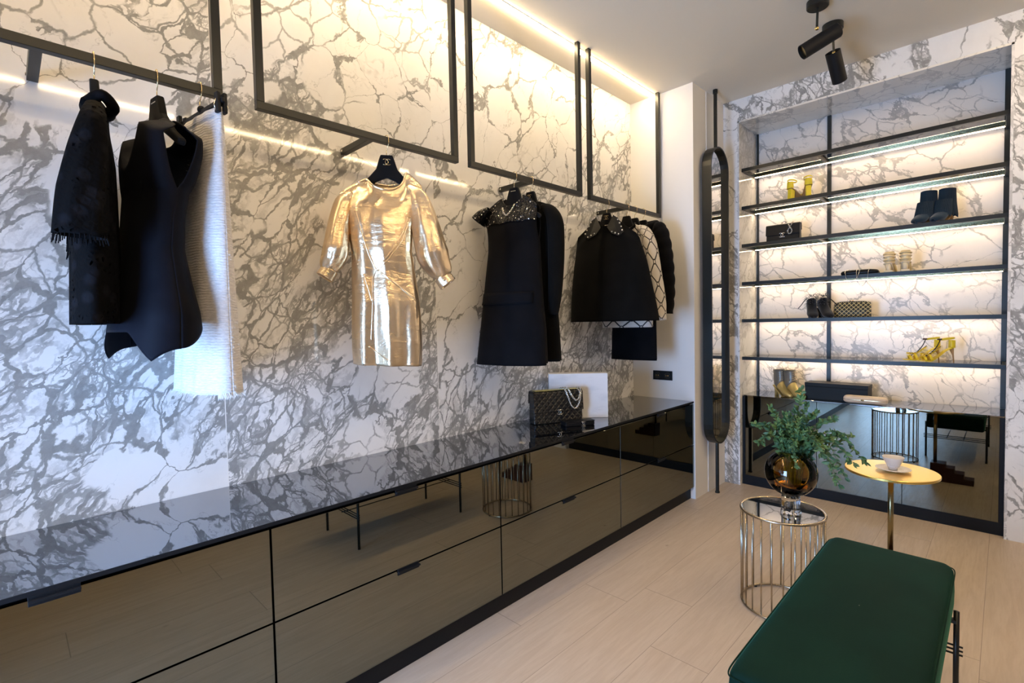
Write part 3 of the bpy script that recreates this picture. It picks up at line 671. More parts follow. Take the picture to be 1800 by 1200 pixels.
# black lace dress
hanger((GX, .224, HZ), math.radians(-8), 'black velvet hanger seen edge on holding the lace dress', 'plain')
zb = 1.40; t = gthing('lace_dress', 'black lace dress with scalloped sleeves, leftmost garment on the rails', 'dress', .224, -8, zb)
g = Garment([(2.10, -.17, .17, .02, 0), (2.0, -.17, .17, .031, -.002), (1.9, -.17, .17, .046, -.008), (1.8, -.17, .17, .051, -.013), (1.7, -.16, .16, .054, -.017), (1.6, -.17, .17, .056, -.018), (1.5, -.18, .18, .056, -.021), (1.4, -.18, .18, .056, -.024)],
            (-.06, .06, 2.04, 2.06), (2.075, 2.075, 2.015, 2.015), lambda s: 1.42, lambda s: 1.42, None, (3, .006), .03, zb)
g.mesh(56, 56).build('dress_body', 'lace', t, smooth=True, solid=.003, weld=True)
for sg in (-1, 1):
    r2 = [.02, .030, .042, .052, .056]; 
    b = sleeve(shift([(sg * .13, 0, 2.035), (sg * .178, -.002, 1.985), (sg * .190, -.014, 1.90), (sg * .197, -.030, 1.78), (sg * .20, -.040, 1.655)], zb), [.015, .024, .030, .032, .034], r2, 40, (6, .06), 7).build('sleeve', 'lace', t, smooth=True, solid=.002)
    fr_ = MB(); 
    for k in range(34):
        a = 2 * PI * k / 34; x, y = sg * .20 + .034 * math.cos(a), -.040 + .056 * math.sin(a); L = .012 + .012 * abs(math.sin(k * .9))
        fr_.tube([(x, y, 1.658 - zb), (x + .003 * math.cos(a), y + .003 * math.sin(a), 1.658 - L - zb)], .0014, 4)
    fr_.build('scalloped_edge', 'black_crepe', b, kind='stuff')
MB().tube(shift(spl([(.10, -.012, 2.055), (.115, .018, 2.075), (.09, .042, 2.055), (.02, .034, 2.06), (-.05, .026, 2.07), (-.05, -.014, 2.06), (.02, -.022, 2.06), (.10, -.016, 2.052)], 6), zb), .0155, 12).build('collar', 'lace', t, smooth=True)
zi = MB().box(.0, .004, -.0, .0015, 0, .10); 

# white tweed skirt on a clip hanger
t = thing('clip_hanger', 'black clip hanger with metal clips holding the white skirt', 'hanger', (GX, .502, HZ), math.radians(8))
MB().tube([(0, 0, -.088), (0, 0, -.058)] + spl([(.0, 0, -.056), (.010, 0, -.046), (.0195, 0, -.030), (.0195, 0, -.004), (.013, 0, .006), (0, 0, .0095), (-.012, 0, .006), (-.0185, 0, -.003), (-.0195, 0, -.013)], 5), .0017, 8).build('hook', 'gold_wire', t, smooth=True)
MB().box(-.175, .175, -.006, .006, -.104, -.088).build('bar', 'black_matt', t, bevel=.003)
for sx in (-.02, .02): MB().ball((sx * .6, 0, -.086), .013, 12).build('bar_knob', 'black_matt', t, smooth=True) if sx > 0 else None
for sx in (-.145, .155):
    c = MB().box(sx - .012, sx + .012, -.016, -.004, -.135, -.070).box(sx - .012, sx + .012, .004, .016, -.135, -.070).build('clip', 'black_matt', t, bevel=.003)
    MB().tube([(sx, -.017, -.128), (sx, -.021, -.110), (sx, -.012, -.085), (sx, .012, -.085), (sx, .021, -.110), (sx, .017, -.128)], .0022, 6).build('spring', 'silver', c, smooth=True)
zb = 1.17; t = gthing('tweed_skirt', 'long white fringed tweed skirt hanging at the end of the nearest rail', 'skirt', .502, 8, zb)
rows = [(2.12, -.150, .155, .014, 0), (2.0, -.155, .150, .034, 0), (1.8, -.165, .150, .045, 0), (1.6, -.18, .150, .055, 0), (1.4, -.20, .150, .065, 0), (1.15, -.22, .152, .078, 0)]
g = Garment(rows, (-.3, .3, 2.115, 2.115), (2.118, 2.118, 2.118, 2.118), lambda s: 1.185 - .004 * s, lambda s: 1.185, None, (4, .006), .014, zb, close=False)
g.mesh(64, 60).build('skirt_body', 'tweed', t, smooth=True, solid=.004, weld=True)
MB().grid([[(x, y * (1 + .05), z) for x, y, z in [g.pt(-math.cos(PI * u / 40), tt, -1) for u in range(41)] + [g.pt(math.cos(PI * u / 40), tt, 1) for u in range(41)]] for tt in (.965, .98, 1.0)]).build('waistband', 'tweed', t, smooth=True, solid=.003)
fr_ = MB(); rr = random.Random(5)
for k in range(2300):
    u = rr.uniform(-1, 1); tt = rr.random() ** .9; sg = -1 if rr.random() < .6 else 1
    if rr.random() < .55: u = rr.choice((-1, 1)) * (1 - rr.random() ** 2 * .10)
    if rr.random() < .22: tt = rr.random() * .01
    x, y, z = g.pt(u, tt, sg); L = rr.uniform(.005, .014); dz = -1 if tt < .012 else rr.uniform(-.8, .3)
    d = Vector((math.copysign(abs(u) ** 6, u), sg * (1.05 - abs(u) ** 6), dz)).normalized() * L * (1.6 if tt < .012 else 1)
    p = Vector((x, y, z)); e = p + d; s_ = Vector((.0006, .0006, .0004)); fr_.add([p - s_, p + s_, e + s_ * .3, e - s_ * .3], [(0, 1, 2, 3)])
fr_.build('fringe', 'tweed_fringe', t, kind='stuff')

# black dress with sequin yoke
PH = 12
hanger((GX, 2.038, HZ), math.radians(PH), 'black velvet hanger holding the dress with the sequinned yoke', 'word')
zb = 1.15; t = gthing('sequin_yoke_dress', 'black sleeveless A-line dress with sparkling sequin yoke and chain necklace', 'dress', 2.038, PH, zb)
g = Garment([(2.12, -.200, .155, .026, 0), (2.03, -.200, .152, .040, 0), (2.0, -.192, .149, .05, 0), (1.9, -.174, .149, .07, 0), (1.8, -.174, .153, .08, 0), (1.65, -.190, .165, .085, -.01), (1.5, -.205, .177, .09, -.02), (1.35, -.217, .199, .095, -.035), (1.14, -.240, .213, .10, -.05)],
            (-.062, .062, 2.045, 2.085), (2.100, 2.100, 2.020, 2.035), lambda s: 1.165, lambda s: 1.175, (1.86, 2.06, .020), (2, .005), .04, zb)
g.mesh(60, 60).build('dress_body', 'black_crepe', t, smooth=True, solid=.003, weld=True)
yk = MB(); pts = []
for v in range(22):
    row = []
    for u in range(49):
        sx = -math.cos(PI * u / 48); x, y, z = g.pt(sx, 1, -1); zt = z + zb; zbm = 1.948 + .004 * math.sin(sx * 9); z2 = zbm + (zt - zbm) * v / 21
        xl, xr, b_, yc = g.T(z2, 1), g.T(z2, 2), g.T(z2, 3), g.T(z2, 4); tt = (z2 - 1.165) / (zt - 1.165); q = g.pt(sx, tt, -1); row.append((q[0] * 1.01, q[1] - .005, q[2]))
    pts.append(row)
yk.grid(pts).build('sequin_yoke', 'sequin', t, smooth=True, solid=.003)
sleeve(shift([(-.16, -.01, 2.045), (-.20, -.018, 2.018), (-.232, -.026, 1.985)], zb), [.02, .034, .040], [.035, .055, .062], 28).build('cap_sleeve', 'sequin', t, smooth=True, solid=.003)
MB().grid([[tuple(Vector(g.surf(x, z, .006 if z > 1.50 else .010))) for x in np.linspace(-.19, .15, 26)] for z in (1.565, 1.545, 1.52, 1.500)]).build('hip_flap', 'black_crepe', t, smooth=True, solid=.004)
def chain(path, r=.0042, wire=.0012, name='chain', mat='silver', parent=None, gap=1.25, n=10):
    P = [Vector(p) for p in path]; L = [0]
    for a, b_ in zip(P, P[1:]): L.append(L[-1] + (b_ - a).length)
    m = max(2, int(L[-1] / (r * gap))); b = MB()
    for i in range(m):
        s_ = L[-1] * (i + .5) / m; k = min(len(P) - 2, max(0, int(np.searchsorted(L, s_)) - 1)); f = (s_ - L[k]) / max(1e-9, L[k + 1] - L[k]); c = P[k].lerp(P[k + 1], f); T = (P[k + 1] - P[k]).normalized()
        A = T.cross(Vector((.3, .2, 1)) if abs(T.z) < .9 else Vector((1, .2, .1))).normalized(); B = T.cross(A)
        if i % 2: A = B
        b.tube([c + T * r * 1.15 * math.cos(2 * PI * q / n) + A * r * .72 * math.sin(2 * PI * q / n) for q in range(n)], wire, 5, True)
    return b.build(name, mat, parent, smooth=True)
chain([Vector(g.surf(x, z, .012)) for x, z in spl([(-.040, 2.035, 0), (-.025, 2.005, 0), (.0, 1.985, 0), (.022, 2.01, 0), (.035, 2.045, 0)], 5) and [(q.x, q.y) for q in spl([(-.040, 2.035, 0), (-.025, 2.005, 0), (.0, 1.985, 0), (.022, 2.01, 0), (.035, 2.045, 0)], 5)]], .0045, .0013, 'chain_necklace', 'silver', t)

# long sleeved black dress behind it
hanger((GX, 2.174, HZ), math.radians(4), 'black velvet hanger with gold logo holding the plain long sleeved black dress', 'logo')
zb = 1.16; t = gthing('long_sleeved_dress', 'plain black long sleeved dress behind the sequin yoke dress', 'dress', 2.174, 4, zb)
g = Garment([(2.11, -.20, .165, .026, 0), (2.0, -.20, .165, .05, 0), (1.8, -.19, .155, .07, 0), (1.6, -.19, .16, .08, 0), (1.4, -.21, .175, .075, 0), (1.15, -.22, .190, .075, 0)],
            (-.06, .06, 2.05, 2.08), (2.085, 2.085, 2.025, 2.025), lambda s: 1.175, lambda s: 1.18, None, (2, .005), .04, zb)
g.mesh(48, 48).build('dress_body', 'black_wool', t, smooth=True, solid=.003, weld=True)
for sg in (-1, 1): sleeve(shift([(sg * .10 - .01, 0, 2.050), (sg * .150 - .01, 0, 2.018), (sg * .182 - .01, 0, 1.94), (sg * .19 - .01, -.01, 1.75), (sg * .185 - .01, -.02, 1.56), (sg * .17 - .01, -.022, 1.44)], zb), [.02, .032, .038, .038, .034, .026], [.03, .05, .06, .055, .045, .035], 28).build('sleeve', 'black_wool', t, smooth=True, solid=.003)

# cape with studded collar
PH = 14
hanger((GX, 2.951, HZ - .014), math.radians(PH), 'black velvet hanger with gold logo holding the studded collar cape', 'logo')
zb = 1.38; t = gthing('cape', 'short black wool cape with studded leather collar on the farthest rail', 'cape', 2.951, PH, zb)
g = Garment([(2.12, -.19, .15, .026, 0), (2.05, -.195, .160, .035, 0), (1.95, -.218, .221, .07, 0), (1.8, -.235, .273, .10, -.01), (1.65, -.250, .307, .11, -.02), (1.5, -.256, .340, .12, -.03), (1.36, -.258, .367, .12, -.04)],
            (-.062, .062, 2.045, 2.08), (2.095, 2.095, 1.99, 1.985), lambda s: 1.392, lambda s: 1.40, None, (2.5, .010), .04, zb)
g.mesh(60, 56).build('cape_body', 'black_wool', t, smooth=True, solid=.004, weld=True)
for sg in (-1, 1):
    P = [(sg * .022, 2.030), (sg * .060, 2.110), (sg * .095, 2.085), (sg * .140, 1.990), (sg * .110, 1.960), (sg * .055, 1.985)]
    b = MB(); b.add([(x, g.surf(x, z)[1] - .016, z - zb) for x, z in P] + [(sum(x for x, z in P) / 6, g.surf(sum(x for x, z in P) / 6, 2.03)[1] - .024, 2.03 - zb)], [(i, (i + 1) % 6, 6) for i in range(6)])
    c = b.build('collar', 'leather', t, solid=.004, bevel=.001)
    for k, (x, z) in enumerate([(sg * .095, 2.075), (sg * .108, 2.050), (sg * .121, 2.024), (sg * .130, 1.998), (sg * .108, 1.973), (sg * .085, 1.982), (sg * .062, 1.993)]):
        MB().ball((x, g.surf(x, z)[1] - .026, z - zb), .0055 if k % 2 else .0045, 8).build('stud', 'pearl', c, smooth=True)
MB().box(-.012, .022, -.012, -.010, 2.028 - zb, 2.055 - zb).build('neck_label', 'label_white', t)

# cream and black patterned jacket
hanger((GX, 3.206, HZ), math.radians(3), 'black velvet hanger holding the cream patterned jacket', 'plain')
zb = 1.32; t = gthing('patterned_jacket', 'cream jacket with black linked ring pattern, mostly hidden behind the cape', 'jacket', 3.206, 3, zb)
g = Garment([(2.11, -.20, .155, .03, 0), (2.0, -.21, .165, .05, 0), (1.8, -.20, .18, .065, 0), (1.6, -.20, .185, .07, 0), (1.4, -.205, .19, .072, 0), (1.3, -.21, .19, .072, 0)],
            (-.06, .06, 2.05, 2.08), (2.085, 2.085, 2.02, 2.02), lambda s: 1.345, lambda s: 1.35, None, (2, .006), .04, zb)
g.mesh(48, 48).build('jacket_body', 'monogram', t, smooth=True, solid=.004, weld=True)
for sg in (-1, 1):
    k = 1 if sg > 0 else .62
    sleeve(shift([(sg * .10, 0, 2.055), (sg * .145, 0, 2.020), (sg * .185 * (1 if sg > 0 else .98), -.01, 1.92), (sg * (.225 if sg > 0 else .19), -.03, 1.72), (sg * (.262 if sg > 0 else .19), -.045, 1.53), (sg * (.272 if sg > 0 else .19), -.05, 1.395)], zb), [.02, .034, .042, .045, .044, .040], [.03, .055, .065, .062, .056, .05], 32).build('sleeve', 'monogram', t, smooth=True, solid=.003)
MB().tube(shift([(-.07, -.02, 2.07), (-.05, -.05, 2.04), (0, -.062, 2.02), (.05, -.05, 2.04), (.07, -.02, 2.07), (.05, .03, 2.09), (-.05, .03, 2.09), (-.07, -.02, 2.07)], zb), .012, 10).build('collar', 'black_wool', t, smooth=True)

# black straight dress between the jackets
hanger((GX, 3.315, HZ), 0, 'black velvet hanger holding the straight black dress, behind the patterned jacket', 'plain')
zb = 1.09; t = gthing('straight_dress', 'straight black dress showing below the jackets on the farthest rail', 'dress', 3.315, 0, zb)
g = Garment([(2.11, -.19, .15, .026, 0), (2.0, -.19, .15, .04, 0), (1.8, -.17, .13, .05, 0), (1.6, -.18, .14, .055, 0), (1.4, -.20, .165, .036, 0), (1.08, -.215, .168, .038, 0)],
            (-.06, .06, 2.05, 2.08), (2.08, 2.08, 2.02, 2.02), lambda s: 1.10, lambda s: 1.11, (1.86, 2.05, .015), (2, .004), .03, zb)
g.mesh(40, 40).build('dress_body', 'black_crepe', t, smooth=True, solid=.003, weld=True)

# padded fur jacket
hanger((GX, 3.438, HZ), 0, 'black velvet hanger holding the ribbed fur jacket, farthest of all', 'plain')
zb = 1.40; t = gthing('fur_jacket', 'black fur jacket with horizontally banded sleeves, farthest garment on the rails', 'jacket', 3.438, 0, zb)
g = Garment([(2.14, -.20, .14, .03, 0), (2.0, -.20, .15, .05, 0), (1.8, -.20, .16, .06, 0), (1.6, -.20, .165, .06, 0), (1.39, -.20, .165, .06, 0)],
            (-.06, .06, 2.07, 2.09), (2.11, 2.11, 2.05, 2.05), lambda s: 1.42, lambda s: 1.42, None, (2, .004), .045, zb)
g.mesh(40, 40).build('jacket_body', 'black_fur', t, smooth=True, solid=.006, weld=True)
for sg in (-1, 1):
    X = (lambda v: v) if sg > 0 else (lambda v: -.155)
    pth = spl([(sg * .07, 0, 2.09), (X(.135), -.005, 2.06), (X(.175), -.015, 1.93), (X(.20), -.03, 1.77), (X(.212), -.045, 1.60), (X(.205), -.05, 1.44)], 12); m = len(pth)
    rad = [(.026 + .026 * min(1, i / 12)) * (1 + .13 * abs(math.sin(i * PI / 6.5))) * (1 - .1 * max(0, i - 50) / 10) for i in range(m)]
    MB().tube(shift([tuple(p) for p in pth], zb), [r * (1 if sg > 0 else .75) for r in rad], 24).build('sleeve', 'black_fur', t, smooth=True)
MB().tube(shift(spl([(-.08, -.03, 2.09), (0, -.07, 2.06), (.08, -.03, 2.09), (.09, .03, 2.115), (0, .06, 2.12), (-.09, .03, 2.115), (-.08, -.03, 2.09)], 6), zb), .028, 14).build('collar', 'black_fur', t, smooth=True)

# ------------------------------------------------------------------ shoes and bags on the shelves
M['yellow'] = pm('yellow_leather', (.80, .62, .02), .38); M['yellow_sole'] = pm('tan_sole', (.42, .24, .10), .45)
M['navy_suede'] = cloth('navy_suede', (.008, .020, .036), .9, .3, 200, .5); M['pale_gold'] = pm('pale_gold_leather', (.82, .68, .40), .4, .15, (90, .3)); M['cream'] = pm('cream_sole', (.78, .66, .46), .5)
M['gold_leather'] = pm('gold_leather', (.52, .42, .18), .34, .75, (60, .3)); M['grey_leather'] = pm('grey_leather', (.20, .19, .17), .4, .4)
M['clear_vinyl'] = thin_glass('clear_vinyl', (.92, .88, .70))
def ringset(rings, n=20, x0=0):
    rows = []
    for (ya, za), (yb, zb_), w in rings:
        c = ((ya + yb) / 2, (za + zb_) / 2); h = ((ya - yb) / 2, (za - zb_) / 2)
        rows.append([(x0 + w * math.sin(2 * PI * k / n), c[0] + h[0] * math.cos(2 * PI * k / n), c[1] + h[1] * math.cos(2 * PI * k / n)) for k in range(n)])
    return rows
BOOT = [((-.128, .012), (-.128, .003), .006), ((-.118, .028), (-.118, .0), .024), ((-.09, .043), (-.09, .0), .036), ((-.055, .064), (-.055, .003), .040), ((-.028, .092), (-.012, .026), .036), ((-.012, .118), (.038, .055), .033), ((-.008, .140), (.078, .082), .033), ((-.006, .162), (.086, .125), .032), ((-.004, .19), (.085, .17), .033), ((-.008, .215), (.090, .21), .036)]
def boot(name, label, loc, rz, mat, heelmat, group, cut=1.0, hmul=1.0, laces=None, sc_=1.0):
    t = thing(name, label, 'shoe', loc, rz, group)
    rings = [((a[0] * sc_, a[1] * sc_), (b_[0] * sc_, b_[1] * sc_), w * sc_) for a, b_, w in BOOT[:int(len(BOOT) * cut)]]
    MB().grid(ringset(rings, 24), True).build('upper', mat, t, smooth=True, solid=.003)
    MB().prism([(-.12 * sc_, -.0), (-.05 * sc_, 0), (-.03 * sc_, .004), (.02 * sc_, .04 * sc_), (.07 * sc_, .078 * sc_), (.082 * sc_, .082 * sc_), (.082 * sc_, .074 * sc_), (.02 * sc_, .033 * sc_), (-.03 * sc_, .0)][:7] + [(.02 * sc_, .032 * sc_), (-.028 * sc_, .0001)], -.028 * sc_, .028 * sc_, 'yz').build('sole', heelmat, t, bevel=.001)
    MB().tube([(0, .068 * sc_, .0), (0, .064 * sc_, .04 * sc_), (0, .060 * sc_, .082 * sc_)], [.016 * sc_, .018 * sc_, .026 * sc_], 16, ry=[.018 * sc_, .022 * sc_, .028 * sc_]).build('heel', heelmat, t, smooth=True)
    return t
G_S = [SZ[k] - .0005 for k in range(6)]
# gold laced boots on the base cabinet
for k, (x, y) in enumerate(((.935, 4.455), (1.020, 4.432))):
    t = boot('laced_boot', ('gold lace-up ankle boot with grey shaft, the left one of the pair', 'gold lace-up ankle boot with grey shaft, next to the black box')[k], (x, y, .7531), math.radians(52), 'gold_leather', 'gold_leather', 'gold lace-up boots on the niche cabinet')
    sh_ = [((a[0] - .003, a[1] + .002), (b_[0] + .003, b_[1]), w + .0025) for a, b_, w in BOOT[5:]]
    MB().grid(ringset(sh_, 24), True).build('shaft', 'grey_leather', t, smooth=True, solid=.002)
    lc = MB()
    for i in range(6):
        z = .118 + i * .016; lc.tube([(-.020, -.008, z), (0, -.018, z + .004), (.020, -.008, z + .008)], .0018, 6)
    lc.build('laces', 'gold_wire', t, smooth=True)
    ey = MB()
    for i in range(6):
        for sx in (-1, 1): ey.ball((sx * .030, .0, .120 + i * .016), .0035, 8)
    ey.build('eyelets', 'gold_wire', t, smooth=True)
# navy fringed boots
for k, (x, y) in enumerate(((1.835, 4.435), (1.930, 4.445))):
    t = boot('fringed_boot', ('navy fringed ankle boot with tan open toe, nearer the shelf middle', 'navy fringed ankle boot with tan open toe, nearer the right post')[k], (x, y, G_S[2]), math.radians(-20), 'navy_suede', 'yellow_sole', 'navy fringed boots on the third shelf', sc_=1.06)
    f = MB(); rr = random.Random(3 + k)
    for i in range(70):
        a = 2 * PI * i / 70; x1, y1 = .040 * math.cos(a), .040 + .050 * math.sin(a); L = .175 + .02 * rr.random(); zt = .226
        f.add([(x1 - .003, y1, zt), (x1 + .003, y1, zt), (x1 * 1.12 + .003, y1 * 1.02 - .004, zt - L * .5), (x1 * 1.42 + .002, y1 * 1.12 - .012, zt - L), (x1 * 1.42 - .002, y1 * 1.12 - .012, zt - L), (x1 * 1.12 - .003, y1 * 1.02 - .004, zt - L * .5)], [(0, 1, 2, 5), (5, 2, 3, 4)])
    for i in range(36):
        a = -PI + PI * i / 35; x1, y1 = .042 * math.cos(a), -.01 + .045 * math.sin(a); L = .10 + .015 * rr.random(); zt = .150
        f.add([(x1 - .003, y1 + .01, zt), (x1 + .003, y1 + .01, zt), (x1 * 1.2 + .003, y1 - .015, zt - L), (x1 * 1.2 - .003, y1 - .015, zt - L)], [(0, 1, 2, 3)])
    f.build('fringe', 'navy_suede', t, solid=.0015, kind='stuff')
# pale strappy boots seen from behind
for k, (x, y) in enumerate(((1.645, 4.42), (1.733, 4.41))):
    t = boot('strappy_boot', ('pale gold strappy ankle boot beside the slim black bag', 'pale gold strappy ankle boot, the right one of the pair')[k], (x, y, G_S[3]), math.radians(178 + 6 * k), 'pale_gold', 'cream', 'pale gold boots on the fourth shelf', cut=.9, sc_=.80)
    for i, z in enumerate((.062, .085, .108, .128)):
        MB().tube([((.030 + .001 * i) * math.cos(a), .030 + (.042) * math.sin(a), z + .004 * math.sin(a)) for a in np.linspace(0, 2 * PI, 24, endpoint=False)], .0042, 8, True).build('strap', ('cream', 'pale_gold')[i % 2], t, smooth=True)
    MB().box(-.026, .026, .0, .07, .0, .014).build('platform', 'cream', t, bevel=.004)
# fluffy black heels
M['feather'] = cloth('black_feather', (.008, .008, .009), .9, .3, 150, .6)
for k, (x, y) in enumerate(((1.155, 4.425), (1.240, 4.42))):
    t = boot('fluffy_heel', ('black fluffy high heel with trailing ribbon ends, left one', 'black fluffy high heel beside the gold quilted clutch')[k], (x, y, G_S[4]), math.radians((20, 34)[k]), 'feather', 'feather', 'fluffy black shoes on the fifth shelf', cut=.8, sc_=.95)
    f = MB(); rr = random.Random(9 + k)
    for i in range(420):
        a = rr.uniform(0, 2 * PI); z = rr.uniform(.085, .185); p = Vector((.034 * math.cos(a), .040 + .045 * math.sin(a), z)); d = Vector((math.cos(a), math.sin(a), rr.uniform(-.7, .7))).normalized() * rr.uniform(.014, .034)
        s_ = Vector((-math.sin(a), math.cos(a), 0)) * .0022; f.add([p - s_, p + s_, p + d + s_ * .4 + Vector((0, 0, -.003)), p + d - s_ * .4 + Vector((0, 0, -.003))], [(0, 1, 2, 3)])
    f.build('feathers', 'feather', t, kind='stuff')
    sd = -1 if k == 0 else 1
    MB().tube(spl([(sd * .03, .02, .15), (sd * .05, .0, .135), (sd * .075, -.02, .10), (sd * .095, -.02, .075)], 5), .0035, 6, ry=.0008).build('ribbon', 'feather', t, smooth=True)
# yellow sandals
def solepath(hh): return spl([(0, -.118, .010), (0, -.085, .007), (0, -.045, .009), (0, -.005, hh * .42), (0, .035, hh * .82), (0, .075, hh + .004)], 6)
def sandal(name, label, loc, rz, hh, group, block):
    t = thing(name, label, 'shoe', loc, rz, group); P = solepath(hh); m = len(P)
    W = np.interp(np.linspace(0, 5, m), range(6), [.018, .034, .037, .028, .024, .024])
    MB().grid([[(w * s_, p[1], p[2] + dz) for s_, dz in ((-1, 0), (-1, .004), (1, .004), (1, 0), (-1, 0))] for p, w in zip(P, W)]).build('insole', 'yellow' if not block else 'yellow_sole', t, smooth=False, solid=.002)
    if block: MB().tube([(0, .058, .0), (0, .054, hh * .55), (0, .052, hh)], [.024, .024, .026], 4, ry=[.026, .027, .028], twist=PI / 4).build('heel', 'yellow', t, bevel=.003)
    else: MB().tube([(0, .078, .0), (0, .074, hh * .5), (0, .064, hh)], [.0035, .0045, .014], 12).build('heel', 'yellow_sole', t, smooth=True)
    for y, z, r in ((-.075, .009, .036), (-.045, .012, .037)):
        MB().tube([(r * math.cos(a), y - .01 * math.sin(a), z + (.034 + (.008 if y > -.05 else 0)) * math.sin(a)) for a in np.linspace(0, PI, 12)], .0075, 8, ry=.0015, up=(0, 1, 0)).build('toe_strap', 'yellow', t, smooth=True)
    cw = []
    for v in range(7):
        z = hh + .002 + v * .0085; cw.append([((.026 - .0006 * v) * math.sin(a), .060 + (.024) * math.cos(a) * (1 if math.cos(a) > 0 else 1.2), z) for a in np.linspace(-1.7, 1.7, 18)])
    MB().grid(cw).build('heel_cup', 'yellow', t, smooth=True, solid=.003)
    az = hh + .062
    MB().tube([(.029 * math.cos(a), .045 + .036 * math.sin(a), az + .006 * math.sin(a)) for a in np.linspace(0, 2 * PI, 26, endpoint=False)], .0055, 8, True, ry=.0016, up=(0, 0, 1)).build('ankle_strap', 'yellow', t, smooth=True)
    return t
for k, (x, y, a) in enumerate(((1.045, 4.44, 150), (1.118, 4.425, 205))):
    sandal('block_sandal', ('yellow block heeled sandal, left one on the second shelf', 'yellow block heeled sandal, right one on the second shelf')[k], (x, y, G_S[1]), math.radians(a), .085, 'yellow block sandals on the second shelf', True)
for k, (x, y, a) in enumerate(((1.835, 4.45, -74), (1.915, 4.405, -70))):
    t = sandal('stiletto_sandal', ('yellow stiletto sandal with dark flower, left and farther back', 'yellow stiletto sandal with dark flower, nearest the right post')[k], (x, y, G_S[5]), math.radians(a), .095, 'yellow stiletto sandals on the sixth shelf', False)
    MB().tube(spl([(0, -.075, .038), (0, -.045, .060), (0, -.012, .105), (0, .006, .150)], 5), .0028, 6).build('instep_strap', 'black_matt', t, smooth=True)
    f = MB()
    for i in range(9): f.ball((.010 * math.cos(i * .7) * (i > 0), .004 + .010 * math.sin(i * .7) * (i > 0), .153), .006, 6)
    f.build('flower', M['oxblood'], t, smooth=True)
    MB().grid([[(s_ * .026, p[1], p[2] + h) for s_, h in ((-1, .004), (-1.0, .03), (-.6, .05), (0, .055), (.6, .05), (1.0, .03), (1, .004))] for p in P_] if (P_ := solepath(.095)[4:22]) else []).build('clear_vamp', 'clear_vinyl', t, smooth=True)

def quilt(name, c1, c2, scale, plane=(0, 2), metal=0, rough=.33, lw=.12, strength=.8):
    t = NT(name); p = t.sep(t.obj()); x, y = t.math('MULTIPLY', p[plane[0]], scale), t.math('MULTIPLY', p[plane[1]], scale)
    a = t.math('PINGPONG', t.math('ADD', x, y), .5); b = t.math('PINGPONG', t.math('SUBTRACT', x, y), .5); d = t.math('MINIMUM', a, b)
    t.set(Base_Color=t.mix(t.ss(d, lw * .4, lw, 1, 0), c1, c2), Roughness=rough, Metallic=metal); t.bump(t.ss(d, 0, .32), strength, .004); return t.m
M['quilt_black'] = quilt('quilted_black_leather', (.004, .0048, .006), (.002, .0025, .003), 26, rough=.36)
M['quilt_gold'] = quilt('quilted_gold_cord', (.020, .019, .012), (.70, .58, .30), 34, lw=.11, rough=.4)
M['navy_leather'] = pm('black_calf', (.004, .005, .008), .36, 0, (70, .15))
def flap_bag(name, label, loc, rz, w, h, d, mat, group=None, cat='handbag'):
    t = thing(name, label, cat, loc, rz, group)
    b = MB().prism([(-d / 2, 0), (d / 2, 0), (d / 2 * .86, h * .96), (-d / 2 * .70, h * .96)], -w / 2 * .985, w / 2 * .985, 'yz'); b.build('body', mat, t, bevel=.008, segs=3)
    F = [(-d / 2 - .007, h * .36), (-d / 2 * .78 - .007, h * .93), (-d / 2 * .60, h * 1.005), (d / 2 * .8, h * 1.005), (d / 2 * .9 + .005, h * .90), (d / 2 + .005, h * .6)]
    G = [(d / 2 + .0005, h * .6), (d / 2 * .86 + .0005, h * .90), (d / 2 * .8 - .002, h * .962), (-d / 2 * .60, h * .962), (-d / 2 * .78 - .0005, h * .90), (-d / 2 - .0005, h * .37)]
    fl = MB().prism(F + G, -w / 2, w / 2, 'yz').build('flap', mat, t, bevel=.0025)
    return t
# big quilted bag on the counter
t = flap_bag('quilted_flap_bag', 'large black quilted flap bag with chain strap on the glass counter', (.199, 2.447, ZK), math.radians(66), .345, .205, .085, 'quilt_black')
b = MB()
cc_logo((0, .070), .024, -.056, .0022).build('logo_clasp', 'silver', t, smooth=True)
chain(spl([(.02, .0, .213), (.045, -.03, .212), (.055, -.056, .17), (.075, -.062, .110), (.10, -.063, .088), (.125, -.062, .105), (.145, -.056, .15), (.155, -.04, .205), (.15, .0, .213)], 8), .0062, .0016, 'chain_strap', 'silver', t)
chain(spl([(.035, .0, .214), (.065, -.036, .213), (.080, -.062, .17), (.105, -.068, .140), (.13, -.067, .155), (.140, -.056, .19), (.135, -.02, .214)], 8), .0062, .0016, 'chain_strap', 'silver', t)
M['gilt'] = pm('gilt_edge', (.42, .38, .10), .35, .6, (140, .8)); MB().box(-.158, .155, -.034, .020, .2055, .2075).build('patterned_top_edge', 'gilt', t, bevel=.0008)
# wallet lying in front
t = thing('wallet', 'small flat black leather wallet lying in front of the quilted bag', 'wallet', (.356, 2.462, ZK + .0003), math.radians(60))
MB().box(-.095, .095, -.045, .045, 0, .024).build('body', 'leather', t, bevel=.005, segs=3)
MB().box(-.097, .097, -.047, .020, .0245, .029).build('flap', 'leather', t, bevel=.002)
cc_logo((.02, .013), .018, -.0485, .0013).build('logo', 'silver', t, smooth=True)
